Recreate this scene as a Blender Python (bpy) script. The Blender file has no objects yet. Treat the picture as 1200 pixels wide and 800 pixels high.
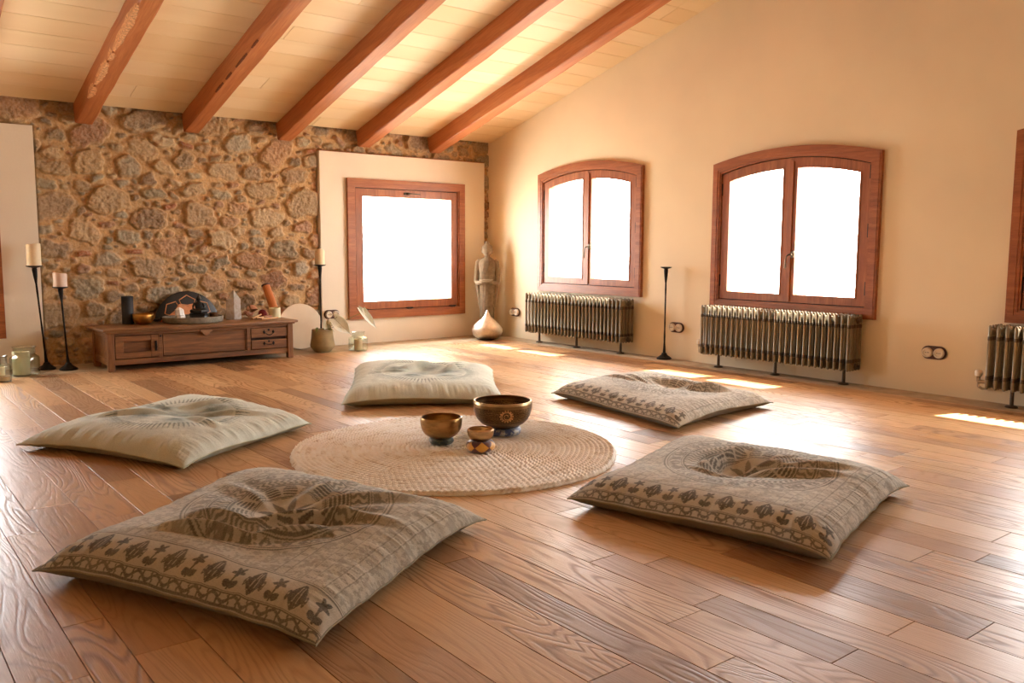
import bpy, bmesh, math, random
import numpy as np
from mathutils import Vector, Matrix, Euler

R = math.radians
SC = bpy.context.scene
COL = SC.collection

# ------------------------------------------------------------------ camera
cam_d = bpy.data.cameras.new('camera')
cam = bpy.data.objects.new('camera', cam_d); COL.objects.link(cam)
cam_d.sensor_width = 36.0
cam_d.lens = 1008.05 / 1200.0 * 36.0
cam_d.clip_start = 0.02
_yaw, _pitch, _roll = 0.670463, -0.109558, 0.0040937
_f = Vector((math.sin(_yaw)*math.cos(_pitch), math.cos(_yaw)*math.cos(_pitch), math.sin(_pitch)))
_r = Vector((math.cos(_yaw), -math.sin(_yaw), 0)); _u = _r.cross(_f)
_r2 = _r*math.cos(_roll) + _u*math.sin(_roll); _u2 = -_r*math.sin(_roll) + _u*math.cos(_roll)
cam.matrix_world = Matrix(((_r2.x, _u2.x, -_f.x, -5.353), (_r2.y, _u2.y, -_f.y, -7.121), (_r2.z, _u2.z, -_f.z, 0.9), (0, 0, 0, 1)))
SC.camera = cam

# ------------------------------------------------------------------ world, sun, exposure
EXPOSURE = 1.97
SKY = (0.93, 0.97, 1.0); SKY_S = 8.0
GROUND = (1.0, 0.93, 0.80); GROUND_S = 9.0
SUN_S = 15.0
world = bpy.data.worlds.new('sky'); SC.world = world; world.use_nodes = True
nt = world.node_tree; nt.nodes.clear()
tc = nt.nodes.new('ShaderNodeTexCoord'); sp = nt.nodes.new('ShaderNodeSeparateXYZ')
rp = nt.nodes.new('ShaderNodeValToRGB'); bg = nt.nodes.new('ShaderNodeBackground'); ow = nt.nodes.new('ShaderNodeOutputWorld')
mr = nt.nodes.new('ShaderNodeMapRange'); mr.inputs[1].default_value = -0.12; mr.inputs[2].default_value = 0.10
nt.links.new(tc.outputs['Generated'], sp.inputs[0]); nt.links.new(sp.outputs[2], mr.inputs[0]); nt.links.new(mr.outputs[0], rp.inputs[0])
rp.color_ramp.elements[0].color = tuple(c*GROUND_S/SKY_S for c in GROUND) + (1,)
rp.color_ramp.elements[1].color = SKY + (1,)
nt.links.new(rp.outputs[0], bg.inputs[0]); bg.inputs[1].default_value = SKY_S
nt.links.new(bg.outputs[0], ow.inputs[0])
world.cycles.sampling_method = 'MANUAL'; world.cycles.sample_map_resolution = 256

sun_d = bpy.data.lights.new('sun', 'SUN'); sun = bpy.data.objects.new('sun', sun_d); COL.objects.link(sun)
sun_d.energy = SUN_S; sun_d.angle = R(0.53); sun_d.color = (1.0, 0.93, 0.82)
sun_dir = Vector((1.0, -0.30, 1.2)).normalized()            # towards the sun
sun.rotation_euler = sun_dir.to_track_quat('Z', 'Y').to_euler(); sun.location = (4, -5, 6)

SC.view_settings.view_transform = 'Standard'; SC.view_settings.look = 'None'
SC.view_settings.gamma = 1.0; SC.view_settings.use_curve_mapping = False
SC.view_settings.exposure = EXPOSURE
SC.cycles.use_denoising = True
SC.cycles.max_bounces = 10; SC.cycles.diffuse_bounces = 6; SC.cycles.glossy_bounces = 5
SC.cycles.transmission_bounces = 8; SC.cycles.transparent_max_bounces = 12
SC.cycles.caustics_reflective = False; SC.cycles.caustics_refractive = False
SC.cycles.sample_clamp_indirect = 6.0

def portal(loc, sx, sy, look):
    d = bpy.data.lights.new('window_portal', 'AREA'); d.shape = 'RECTANGLE'; d.size = sx; d.size_y = sy
    d.cycles.is_portal = True
    o = bpy.data.objects.new('window_portal', d); COL.objects.link(o); o.location = loc
    o.rotation_euler = Vector(look).to_track_quat('-Z', 'Z').to_euler()
    return o

# ------------------------------------------------------------------ helpers: materials
def s2l(c):
    def f(v):
        v = v/255.0
        return v/12.92 if v <= 0.04045 else ((v+0.055)/1.055)**2.4
    return tuple(f(v) for v in c) + (1.0,)

class NM:
    def __init__(self, name):
        self.m = bpy.data.materials.new(name); self.m.use_nodes = True
        self.t = self.m.node_tree; self.t.nodes.clear()
        self.out = self.n('ShaderNodeOutputMaterial'); self.b = self.n('ShaderNodeBsdfPrincipled')
        self.l(self.b.outputs[0], self.out.inputs[0])
    def n(self, t, **k):
        o = self.t.nodes.new(t)
        for a, v in k.items(): setattr(o, a, v)
        return o
    def l(self, a, b): self.t.links.new(a, b)
    def s(self, **k):
        for a, v in k.items(): self.b.inputs[a.replace('_', ' ')].default_value = v
    def coord(self, scale=(1, 1, 1), kind='Object', rot=(0, 0, 0)):
        c = self.n('ShaderNodeTexCoord'); m = self.n('ShaderNodeMapping')
        m.inputs['Scale'].default_value = scale; m.inputs['Rotation'].default_value = rot
        self.l(c.outputs[kind], m.inputs[0]); return m.outputs[0]
    def noise(self, vec, scale=5, detail=4, rough=.55, dist=0):
        n = self.n('ShaderNodeTexNoise'); self.l(vec, n.inputs['Vector'])
        n.inputs['Scale'].default_value = scale; n.inputs['Detail'].default_value = detail
        n.inputs['Roughness'].default_value = rough; n.inputs['Distortion'].default_value = dist
        return n.outputs['Fac']
    def ramp(self, fac, stops, interp='LINEAR'):
        r = self.n('ShaderNodeValToRGB'); self.l(fac, r.inputs[0]); r.color_ramp.interpolation = interp
        e = r.color_ramp.elements
        while len(e) < len(stops): e.new(0.5)
        for i, (p, c) in enumerate(stops):
            e[i].position = p; e[i].color = c if len(c) == 4 else s2l(c)
        return r.outputs[0]
    def val(self, fac, lo, hi, a=0.0, b=1.0):
        m = self.n('ShaderNodeMapRange'); self.l(fac, m.inputs[0])
        m.inputs[1].default_value = a; m.inputs[2].default_value = b; m.inputs[3].default_value = lo; m.inputs[4].default_value = hi
        return m.outputs[0]
    def mix(self, fac, a, b, mode='MIX'):
        m = self.n('ShaderNodeMix', data_type='RGBA', blend_type=mode)
        for v, i in ((fac, 0), (a, 6), (b, 7)):
            if isinstance(v, (int, float)): m.inputs[i].default_value = v
            elif isinstance(v, tuple): m.inputs[i].default_value = v
            else: self.l(v, m.inputs[i])
        return m.outputs[2]
    def math(self, op, a, b=0.0):
        m = self.n('ShaderNodeMath', operation=op)
        for v, i in ((a, 0), (b, 1)):
            if isinstance(v, (int, float)): m.inputs[i].default_value = v
            else: self.l(v, m.inputs[i])
        return m.outputs[0]
    def attr(self, name):
        a = self.n('ShaderNodeAttribute'); a.attribute_name = name; return a
    def bump(self, h, strength=.3, dist=.01):
        b = self.n('ShaderNodeBump'); b.inputs['Strength'].default_value = strength; b.inputs['Distance'].default_value = dist
        self.l(h, b.inputs['Height']); self.l(b.outputs[0], self.b.inputs['Normal'])
    def col(self, c): self.l(c, self.b.inputs['Base Color'])
    def rough(self, c): self.l(c, self.b.inputs['Roughness'])

def mat_plain(name, rgb, rough=.5, metal=0.0, var=.12, scale=30, bump=.1, bd=.002, **k):
    m = NM(name); v = m.coord(); n = m.noise(v, scale, 4)
    c = s2l(rgb); m.col(m.mix(m.val(n, 0, 1, .3, .7), tuple(x*(1-var) for x in c[:3])+(1,), tuple(min(1, x*(1+var)) for x in c[:3])+(1,)))
    m.s(Roughness=rough, Metallic=metal, **k)
    if bump: m.bump(n, bump, bd)
    return m.m

def mat_wood(name, dark, mid, light, axis='Y', rough=.45, fine=1.0, knots=False, coat=0.0, bump=.15):
    m = NM(name)
    st = {'X': (.07, 1, 1), 'Y': (1, .07, 1), 'Z': (1, 1, .07)}[axis]
    v = m.coord(st)
    n1 = m.noise(v, 14*fine, 5, .6, 1.2); n2 = m.noise(v, 120*fine, 3, .6, .2)
    f = m.math('ADD', m.math('MULTIPLY', n1, .65), m.math('MULTIPLY', n2, .35))
    c = m.ramp(f, [(.30, dark), (.48, mid), (.68, light)])
    if knots:
        v2 = m.coord({'X': (.6, 1, 1), 'Y': (1, .6, 1), 'Z': (1, 1, .6)}[axis])
        vo = m.n('ShaderNodeTexVoronoi'); m.l(v2, vo.inputs['Vector']); vo.inputs['Scale'].default_value = 3.2
        k = m.val(vo.outputs['Distance'], 1, 0, .03, .06)
        c = m.mix(k, c, s2l((70, 35, 22)))
    m.col(c); m.rough(m.val(n2, rough-.08, rough+.1)); m.s(Coat_Weight=coat)
    m.bump(f, bump, .003)
    return m.m

def mat_glass(name, tint=(1, 1, 1, 1), amount=.0, rough=0.0):
    # clear glass: mostly lets light straight through, mirrors a little, more at a slant
    m = NM(name); m.t.nodes.remove(m.b)
    tr = m.n('ShaderNodeBsdfTransparent'); tr.inputs[0].default_value = tint
    gl = m.n('ShaderNodeBsdfGlossy'); gl.inputs['Roughness'].default_value = rough
    fr = m.n('ShaderNodeLayerWeight'); fr.inputs[0].default_value = .5
    f = m.math('ADD', m.math('MULTIPLY', m.math('POWER', fr.outputs['Facing'], 4.0), .7), .035+amount)
    mx = m.n('ShaderNodeMixShader'); m.l(f, mx.inputs[0]); m.l(tr.outputs[0], mx.inputs[1]); m.l(gl.outputs[0], mx.inputs[2])
    m.l(mx.outputs[0], m.out.inputs[0])
    return m.m

# ------------------------------------------------------------------ helpers: objects
def link(name, me, mat=None, parent=None, loc=None, rot=None):
    o = bpy.data.objects.new(name, me); COL.objects.link(o)
    if mat is not None:
        for m in (mat if isinstance(mat, (list, tuple)) else [mat]): o.data.materials.append(m)
    if parent: o.parent = parent
    if loc is not None: o.location = loc
    if rot is not None: o.rotation_euler = rot
    return o
def tag(o, label=None, cat=None, group=None, kind=None):
    if label: o['label'] = label
    if cat: o['category'] = cat
    if group: o['group'] = group
    if kind: o['kind'] = kind
    return o
def empty(name, loc, rz=0, label=None, cat=None, group=None, kind=None):
    o = bpy.data.objects.new(name, None); COL.objects.link(o); o.location = loc; o.rotation_euler = (0, 0, rz)
    o.empty_display_size = .05
    return tag(o, label, cat, group, kind)
def dup(root, loc, rz=None, **k):
    c = root.copy(); COL.objects.link(c); c.location = loc
    if rz is not None: c.rotation_euler = (0, 0, rz)
    tag(c, **k)
    for ch in list(root.children):
        d = ch.copy(); COL.objects.link(d); d.parent = c
        for g in list(ch.children):
            e = g.copy(); COL.objects.link(e); e.parent = d
    return c

class MB:
    def __init__(self): self.b = bmesh.new()
    def box(self, c, s, bevel=0.0, rot=None, seg=1):
        t = bmesh.new(); bmesh.ops.create_cube(t, size=1.0)
        for v in t.verts: v.co = Vector((v.co.x*s[0], v.co.y*s[1], v.co.z*s[2]))
        if bevel: bmesh.ops.bevel(t, geom=t.edges[:], offset=bevel, segments=seg, affect='EDGES', profile=.5)
        M = Matrix.Translation(c)
        if rot: M = M @ Euler(rot).to_matrix().to_4x4()
        bmesh.ops.transform(t, matrix=M, verts=t.verts); return self.join(t)
    def join(self, t):
        me = bpy.data.meshes.new('tmp'); t.to_mesh(me); t.free(); self.b.from_mesh(me); bpy.data.meshes.remove(me); return self
    def lathe(self, prof, n=32, c=(0, 0, 0), rot=None, sx=1, sy=1, fn=None, loop=False):
        t = bmesh.new(); rings = []
        for (r, z) in prof:
            if r < 1e-6: rings.append([t.verts.new((0, 0, z))])
            else: rings.append([t.verts.new((r*math.cos(2*math.pi*i/n)*sx, r*math.sin(2*math.pi*i/n)*sy, z)) for i in range(n)])
        for a, b in list(zip(rings, rings[1:]))+([(rings[-1], rings[0])] if loop else []):
            for i in range(n):
                j = (i+1) % n
                if len(a) == 1 and len(b) == 1: continue
                if len(a) == 1: t.faces.new((a[0], b[j], b[i]))
                elif len(b) == 1: t.faces.new((a[i], a[j], b[0]))
                else: t.faces.new((a[i], a[j], b[j], b[i]))
        if len(rings[0]) > 1 and not loop: t.faces.new(rings[0][::-1])
        if len(rings[-1]) > 1 and not loop: t.faces.new(rings[-1])
        if fn:
            for v in t.verts: v.co = Vector(fn(v.co))
        M = Matrix.Translation(c)
        if rot: M = M @ Euler(rot).to_matrix().to_4x4()
        bmesh.ops.transform(t, matrix=M, verts=t.verts); bmesh.ops.recalc_face_normals(t, faces=t.faces); return self.join(t)
    def tube(self, pts, r, n=10, closed=False):
        pts = [Vector(p) for p in pts]; N = len(pts); rs = r if isinstance(r, (list, tuple)) else [r]*N
        t = bmesh.new(); rings = []; up = None
        for i, p in enumerate(pts):
            if closed: d = pts[(i+1) % N]-pts[i-1]
            else: d = pts[min(i+1, N-1)]-pts[max(i-1, 0)]
            d.normalize()
            if up is None:
                up = Vector((0, 0, 1)) if abs(d.z) < .9 else Vector((1, 0, 0))
            a = d.cross(up).normalized(); b = a.cross(d).normalized(); up = b
            rings.append([t.verts.new(p + (a*math.cos(2*math.pi*k/n) + b*math.sin(2*math.pi*k/n))*rs[i]) for k in range(n)])
        prs = list(zip(rings, rings[1:])) + ([(rings[-1], rings[0])] if closed else [])
        for a, b in prs:
            for k in range(n): t.faces.new((a[k], a[(k+1) % n], b[(k+1) % n], b[k]))
        if not closed: t.faces.new(rings[0][::-1]); t.faces.new(rings[-1])
        bmesh.ops.recalc_face_normals(t, faces=t.faces); return self.join(t)
    def prism(self, outline, axis='Y', a=0.0, b=.02, bevel=0.0):
        # outline: 2D points, extruded along axis between a and b
        t = bmesh.new()
        def P(u, v, w): return {'X': (w, u, v), 'Y': (u, w, v), 'Z': (u, v, w)}[axis]
        A = [t.verts.new(P(u, v, a)) for u, v in outline]; B = [t.verts.new(P(u, v, b)) for u, v in outline]
        t.faces.new(A); t.faces.new(B[::-1]); n = len(A)
        for i in range(n): t.faces.new((A[i], B[i], B[(i+1) % n], A[(i+1) % n]))
        bmesh.ops.recalc_face_normals(t, faces=t.faces)
        if bevel: bmesh.ops.bevel(t, geom=t.edges[:], offset=bevel, segments=1, affect='EDGES')
        return self.join(t)
    def ring(self, outer, inner, axis='X', a=0.0, b=.02):
        # frame between two outlines with the same number of points
        t = bmesh.new()
        def P(u, v, w): return {'X': (w, u, v), 'Y': (u, w, v), 'Z': (u, v, w)}[axis]
        n = len(outer)
        O0 = [t.verts.new(P(u, v, a)) for u, v in outer]; O1 = [t.verts.new(P(u, v, b)) for u, v in outer]
        I0 = [t.verts.new(P(u, v, a)) for u, v in inner]; I1 = [t.verts.new(P(u, v, b)) for u, v in inner]
        for i in range(n):
            j = (i+1) % n
            t.faces.new((O0[i], O0[j], I0[j], I0[i])); t.faces.new((O1[i], I1[i], I1[j], O1[j]))
            t.faces.new((O0[i], O1[i], O1[j], O0[j])); t.faces.new((I0[i], I0[j], I1[j], I1[i]))
        bmesh.ops.recalc_face_normals(t, faces=t.faces); return self.join(t)
    def shift(self, d):
        bmesh.ops.translate(self.b, verts=self.b.verts, vec=Vector(d)); return self
    def mesh(self, name, smooth=True):
        me = bpy.data.meshes.new(name); self.b.to_mesh(me); self.b.free()
        if smooth:
            me.polygons.foreach_set('use_smooth', [True]*len(me.polygons)); me.update()
            try: me.set_sharp_from_angle(angle=R(35))
            except Exception: pass
        return me
    def build(self, name, mat, parent=None, loc=None, rot=None, smooth=True):
        return link(name, self.mesh(name, smooth), mat, parent, loc, rot)

def grid_mesh(name, P, wrap_u=False, flip=False, attrs=None):
    # P: (nu, nv, 3) array of points
    nu, nv = P.shape[:2]; idx = np.arange(nu*nv).reshape(nu, nv)
    if wrap_u: idx = np.vstack([idx, idx[:1]])
    a = idx[:-1, :-1]; b = idx[1:, :-1]; c = idx[1:, 1:]; d = idx[:-1, 1:]
    F = np.stack([a, b, c, d] if not flip else [a, d, c, b], -1).reshape(-1, 4)
    me = bpy.data.meshes.new(name)
    me.vertices.add(nu*nv); me.vertices.foreach_set('co', P.reshape(-1).astype(np.float32))
    me.loops.add(F.size); me.loops.foreach_set('vertex_index', F.reshape(-1).astype(np.int32))
    me.polygons.add(len(F)); me.polygons.foreach_set('loop_start', (np.arange(len(F))*4).astype(np.int32))
    me.polygons.foreach_set('use_smooth', np.ones(len(F), bool))
    me.update(calc_edges=True)
    for k, v in (attrs or {}).items():
        if v.ndim == 3:
            at = me.attributes.new(k, 'FLOAT_COLOR', 'POINT'); at.data.foreach_set('color', v.reshape(-1).astype(np.float32))
        else:
            at = me.attributes.new(k, 'FLOAT', 'POINT'); at.data.foreach_set('value', v.reshape(-1).astype(np.float32))
    return me

def vnoise(x, y, seed=0):
    rs = np.random.RandomState(seed); T = rs.rand(256, 256)
    xi = np.floor(x).astype(int); yi = np.floor(y).astype(int); fx = x-xi; fy = y-yi
    fx = fx*fx*(3-2*fx); fy = fy*fy*(3-2*fy)
    g = lambda i, j: T[i & 255, j & 255]
    return (g(xi, yi)*(1-fx)+g(xi+1, yi)*fx)*(1-fy) + (g(xi, yi+1)*(1-fx)+g(xi+1, yi+1)*fx)*fy
def fbm(x, y, seed=0, o=4):
    s = 0; a = .5; t = 0
    for i in range(o): s = s + a*vnoise(x*2**i+7.3*i, y*2**i+3.1*i, seed+i); t += a; a *= .5
    return s/t - .5
def sstep(x, a, b):
    t = np.clip((x-a)/(b-a), 0, 1); return t*t*(3-2*t)

# ------------------------------------------------------------------ materials
M = {}
def plaster(name, rgb, var=.05):
    m = NM(name); v = m.coord(); a = m.noise(v, 1.3, 3, .5); b = m.noise(v, 60, 5, .6)
    c = s2l(rgb); d = tuple(x*(1-var*2) for x in c[:3])+(1,)
    m.col(m.mix(m.val(a, 0, 1, .35, .7), c, d)); m.s(Roughness=.85)
    m.bump(m.math('ADD', m.math('MULTIPLY', a, 1.2), m.math('MULTIPLY', b, .35)), .35, .006)
    return m.m
M['plaster'] = plaster('warm_plaster', (240, 225, 195))
M['panel'] = plaster('cream_panel_plaster', (240, 230, 212))
M['cement'] = mat_plain('grey_cement', (176, 158, 132), .9, 0, .2, 9, .5, .01)

def plank_mat(name, stops, rough=(.28, .5), grain=.5, stretch=(1, .06, 1), bumpd=.0012, ring=(6.0, 46.0), spec=.5, blots=.35, line=(82, 46, 26), lt=(196, 140, 92)):
    m = NM(name); at = m.attr('rnd')
    sx = m.n('ShaderNodeSeparateColor'); m.l(at.outputs['Color'], sx.inputs[0])
    off = m.n('ShaderNodeVectorMath', operation='SCALE'); m.l(at.outputs['Color'], off.inputs[0]); off.inputs['Scale'].default_value = 40
    def vec(st):
        ad = m.n('ShaderNodeVectorMath', operation='ADD'); m.l(m.coord(st), ad.inputs[0]); m.l(off.outputs[0], ad.inputs[1]); return ad.outputs[0]
    inv = tuple(min(1, q*.35) if q < 1 else 1 for q in stretch)
    vv = vec(stretch); vf = vec(inv)
    base = m.ramp(sx.outputs[0], stops)
    # growth rings: a stretched field folded into narrow bands, plus fine pores
    n0 = m.noise(vv, ring[0], 2, .45, .4)
    wob = m.noise(vv, 60, 2)
    bands = m.math('PINGPONG', m.math('ADD', m.math('MULTIPLY', n0, ring[1]), m.math('MULTIPLY', wob, .6)), 1.0)
    thin = m.val(bands, 0, 1, .45, .95)
    fine = m.noise(vf, 190, 3, .65, 0)
    g = m.math('ADD', m.math('MULTIPLY', thin, m.val(sx.outputs[1], .15, .75)), m.math('MULTIPLY', fine, .55))
    blot = m.noise(vv, 2.6, 3)
    c = m.mix(m.val(g, 0, grain, .25, .95), base, s2l(line))
    c = m.mix(m.val(blot, .0, blots, .35, .75), c, s2l(lt))
    m.col(c); m.rough(m.math('ADD', m.val(g, rough[0], rough[1], .2, 1.0), m.math('MULTIPLY', m.math('SUBTRACT', sx.outputs[2], .5), .10))); m.s(Specular_IOR_Level=spec)
    m.bump(m.math('SUBTRACT', 1.0, g), .7, bumpd)
    return m.m
M['floor'] = plank_mat('oiled_oak_boards', [(0, (104, 80, 58)), (.12, (154, 116, 76)), (.4, (182, 142, 98)), (.75, (194, 154, 108)), (1, (208, 172, 126))], (.36, .56), .55, (1, .14, 1), .0010)
M['floor_gap'] = mat_plain('dark_joint', (38, 24, 16), .9)
M['ceiling'] = plank_mat('whitewashed_pine_boards', [(0, (236, 212, 168)), (.5, (240, 220, 180)), (1, (244, 226, 190))], (.5, .7), .10, (.06, 1, 1), .0006, (3.0, 9.0), .3, .2, (200, 160, 110), (250, 234, 200))
M['beam'] = mat_wood('red_pine_beam', (150, 86, 44), (178, 108, 60), (201, 134, 82), 'Y', .55, .8, knots=True)
M['bark'] = mat_plain('dark_split', (112, 62, 38), .9, 0, .3, 60, .6, .005)
M['raw'] = mat_plain('broken_bark_edge', (214, 160, 112), .9, 0, .35, 60, .9, .01)
for ax in 'XYZ': M['frame'+ax] = mat_wood('window_wood_along_'+ax.lower(), (122, 68, 34), (154, 88, 46), (180, 110, 62), ax, .38, 1.6, bump=.06)
M['rebate'] = mat_plain('rebate_gap_shade', (58, 28, 18), .7)  # shadow of the gap round the sashes put into the colour; reused on roof deck
M['iron'] = mat_plain('black_iron', (36, 33, 31), .5, .7, .3, 40, .4, .002)
M['handle'] = mat_plain('bronze_handle', (92, 80, 66), .35, .9)
M['glass'] = mat_glass('window_glass')
M['jar_glass'] = mat_glass('jar_glass', (.93, .96, .94, 1), .03, .02)
M['wax'] = mat_plain('cream_wax', (232, 214, 178), .5, 0, .05, 20, .1, .002, Subsurface_Weight=.2, Subsurface_Radius=(.02, .012, .006), Subsurface_Scale=.5)
M['wax_pink'] = mat_plain('pale_pink_wax', (222, 196, 178), .5, 0, .05, 20, .1, .002)
M['wax_green'] = mat_plain('pale_green_wax', (214, 210, 172), .5, 0, .05, 20, .1, .002)
M['wick'] = mat_plain('burnt_wick', (28, 24, 22), .9)
M['sand'] = mat_plain('sand', (190, 152, 106), .95, 0, .25, 300, .6, .004)

# ------------------------------------------------------------------ floor, ceiling (boards in one mesh each)
def boards(name, u0, u1, v0, v1, widths, lens, thick, gap, fn, mat, seed, jit=.0006):
    rnd = random.Random(seed); V = []; Fc = []; C = []
    u = u0
    while u < u1:
        w = rnd.uniform(*widths); ue = min(u+w, u1); v = v0 - rnd.uniform(0, lens[1])
        while v < v1:
            L = rnd.uniform(*lens); a = max(v, v0); b = min(v+L, v1)
            if b > a + .02:
                col = (rnd.random(), rnd.random(), rnd.random(), 1); k = len(V); dz = rnd.uniform(-jit, 0)
                g = gap/2; e = .0005
                top = [(u+g+e, a+g+e), (ue-g-e, a+g+e), (ue-g-e, b-g-e), (u+g+e, b-g-e)]
                mid = [(u+g, a+g), (ue-g, a+g), (ue-g, b-g), (u+g, b-g)]
                V += [fn(x, y, dz) for x, y in top] + [fn(x, y, dz-e) for x, y in mid] + [fn(x, y, -thick) for x, y in mid]
                Fc.append((k, k+1, k+2, k+3))
                for q in (0, 4):
                    for i in range(4):
                        j = (i+1) % 4; Fc.append((k+q+i, k+q+4+i, k+q+4+j, k+q+j))
                C += [col]*12
            v += L
        u = ue
    me = bpy.data.meshes.new(name); me.from_pydata(V, [], Fc)
    at = me.attributes.new('rnd', 'FLOAT_COLOR', 'POINT'); at.data.foreach_set('color', np.array(C, np.float32).reshape(-1))
    me.update()
    return tag(link(name, me, mat), kind='structure')

YB = -12.6; XL = -9.2
fl = boards('floor', XL, -.232, YB, -.47, (.095, .16), (.35, 1.4), .02, .0018, lambda x, y, z: (x, y, z), M['floor'], 11, .0003)
b = MB(); b.box(((XL)/2, (YB)/2+.2, -.06), (-XL+1.0, -YB+1.0, .09)); b.build('floor_base', M['floor_gap'], fl)['kind'] = 'structure'
# cement margin along the stone wall and along the window wall
b = MB()
nx = 160
for (x0, x1, y0, y1) in ((XL, -.23, -.475, .14), (-.235, .02, YB, .14)):
    b.box(((x0+x1)/2, (y0+y1)/2, -.0095), (x1-x0, y1-y0, .015), .002)
tag(b.build('floor_margin', M['cement']), kind='structure')

SL = .2783; HC = 1.944; RIDGE = -6.6
def ceil_z(y): return HC - SL*y if y > RIDGE else HC - SL*RIDGE + SL*(y-RIDGE)
ang = math.atan(SL); cs = math.cos(ang)
cl = boards('ceiling', 0, -RIDGE/cs, XL, .02, (.188, .206), (2.2, 4.5), .02, .004,
       lambda u, x, z: (x, -u*cs, HC + u*math.sin(ang) - z), M['ceiling'], 5, 0)
cl2 = boards('ceiling_rear', 0, 6.1/cs, XL, .02, (.188, .206), (2.2, 4.5), .02, .004,
       lambda u, x, z: (x, RIDGE-u*cs, HC - SL*RIDGE - u*math.sin(ang) - z), M['ceiling'], 6, 0)
b = MB()
b.prism([(.5, HC-SL*.5+.03), (RIDGE, HC-SL*RIDGE+.03), (YB-.4, HC-SL*RIDGE+SL*(YB-.4-RIDGE)+.03), (YB-.4, HC-SL*RIDGE+SL*(YB-.4-RIDGE)+.2), (RIDGE, HC-SL*RIDGE+.2), (.5, HC-SL*.5+.2)], 'X', XL-.4, .42)
tag(b.build('ceiling_roof_deck', M['rebate']), kind='structure')

# beams under the front slope, one per bay
rr = random.Random(4)
beam_x = [-8.37, -7.6, -6.84, -6.06, -5.28, -4.56, -3.79, -3.0, -2.21, -1.445, -.675]
beam_l = {-.675: 'reddish sloping ceiling beam nearest the window wall',
          -1.445: 'reddish sloping ceiling beam, second from the window wall',
          -2.21: 'reddish sloping ceiling beam, third from the window wall, ending beside the cream wall panel',
          -3.0: 'reddish sloping ceiling beam with a thin split along its lower edge, above the drum and chest',
          -3.79: 'reddish sloping ceiling beam with a long pale broken patch along its edge, above the chest',
          -4.56: 'reddish sloping ceiling beam cut off by the upper left corner of the photo'}
Lb = (-RIDGE)/cs - .02
for x in beam_x:
    b = MB(); n = 40; t = bmesh.new(); rings = []
    for i in range(n+1):
        y = -Lb*i/n; j = lambda: rr.uniform(-.0025, .0025)
        w, h = .062, .148; ch = .007
        sec = [(-w, 0), (-w, -h+ch), (-w+ch, -h), (w-ch, -h), (w, -h+ch), (w, 0)]
        rings.append([t.verts.new((sx+j(), y, sz+j())) for sx, sz in sec])
    for A, B in zip(rings, rings[1:]):
        for k in range(6): t.faces.new((A[k], A[(k+1) % 6], B[(k+1) % 6], B[k]))
    t.faces.new(rings[0]); t.faces.new(rings[-1][::-1]); bmesh.ops.recalc_face_normals(t, faces=t.faces); b.join(t)
    o = b.build('ceiling_beam', M['beam'], loc=(x, .03/cs-.0, HC-.003), rot=(-ang, 0, 0), smooth=False)
    tag(o, beam_l.get(x, 'reddish sloping ceiling beam beyond the left edge of the photo'), 'beam', 'ceiling beams')
    if x in (-3.79, -3.0):
        # rough pale wane where the bark side broke away
        t = bmesh.new(); big = x == -3.79
        segs = [(.46, .66), (.69, 1.04), (1.07, 1.18), (1.20, 1.80)] if big else [(.78, .95), (1.0, 1.12), (1.2, 1.42), (1.5, 1.62)]
        for (a, c) in segs:
            m_ = 14; prev = None
            for i in range(m_+1):
                q = i/m_; y = -(a+(c-a)*q); wd = (.034 if big else .005)*math.sin(math.pi*min(1, max(.02, q)))**.5*rr.uniform(.75, 1.2)
                xa = -.062+.003
                cur = [t.verts.new((-.0665, y, -.148+.005+wd*1.3)), t.verts.new((-.0680+rr.uniform(-.003, .001), y, -.1505)), t.verts.new((-.062+wd*.9, y, -.1525))]
                if prev: t.faces.new((prev[0], prev[1], cur[1], cur[0])); t.faces.new((prev[1], prev[2], cur[2], cur[1]))
                prev = cur
        bb = MB().join(t); bb.build('broken_edge', M['raw'] if big else M['bark'], o, smooth=False)

# ------------------------------------------------------------------ walls with openings
def arch_pts(y0, y1, z0, zs, sag, n=14):
    # from bottom-left, up, over the arch, down; y0 > y1 runs away from the corner
    pts = [(y0, z0), (y0, zs)]
    w = abs(y1-y0)
    if sag > 1e-5:
        rad = (w*w/4+sag*sag)/(2*sag); half = math.asin(w/2/rad); cy = (y0+y1)/2; cz = zs+sag-rad
        for i in range(1, n):
            a = -half+2*half*i/n
            pts.append((cy-math.sin(a)*rad*(-1 if y0 < y1 else 1)*1.0, cz+math.cos(a)*rad))
        # order check: first must be near y0
        mid = pts[2:]
        if abs(mid[0][0]-y0) > abs(mid[-1][0]-y0): mid = mid[::-1]
        pts = pts[:2]+mid
    else:
        for i in range(1, n): pts.append((y0+(y1-y0)*i/n, zs))
    pts += [(y1, zs), (y1, z0)]
    return pts

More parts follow.
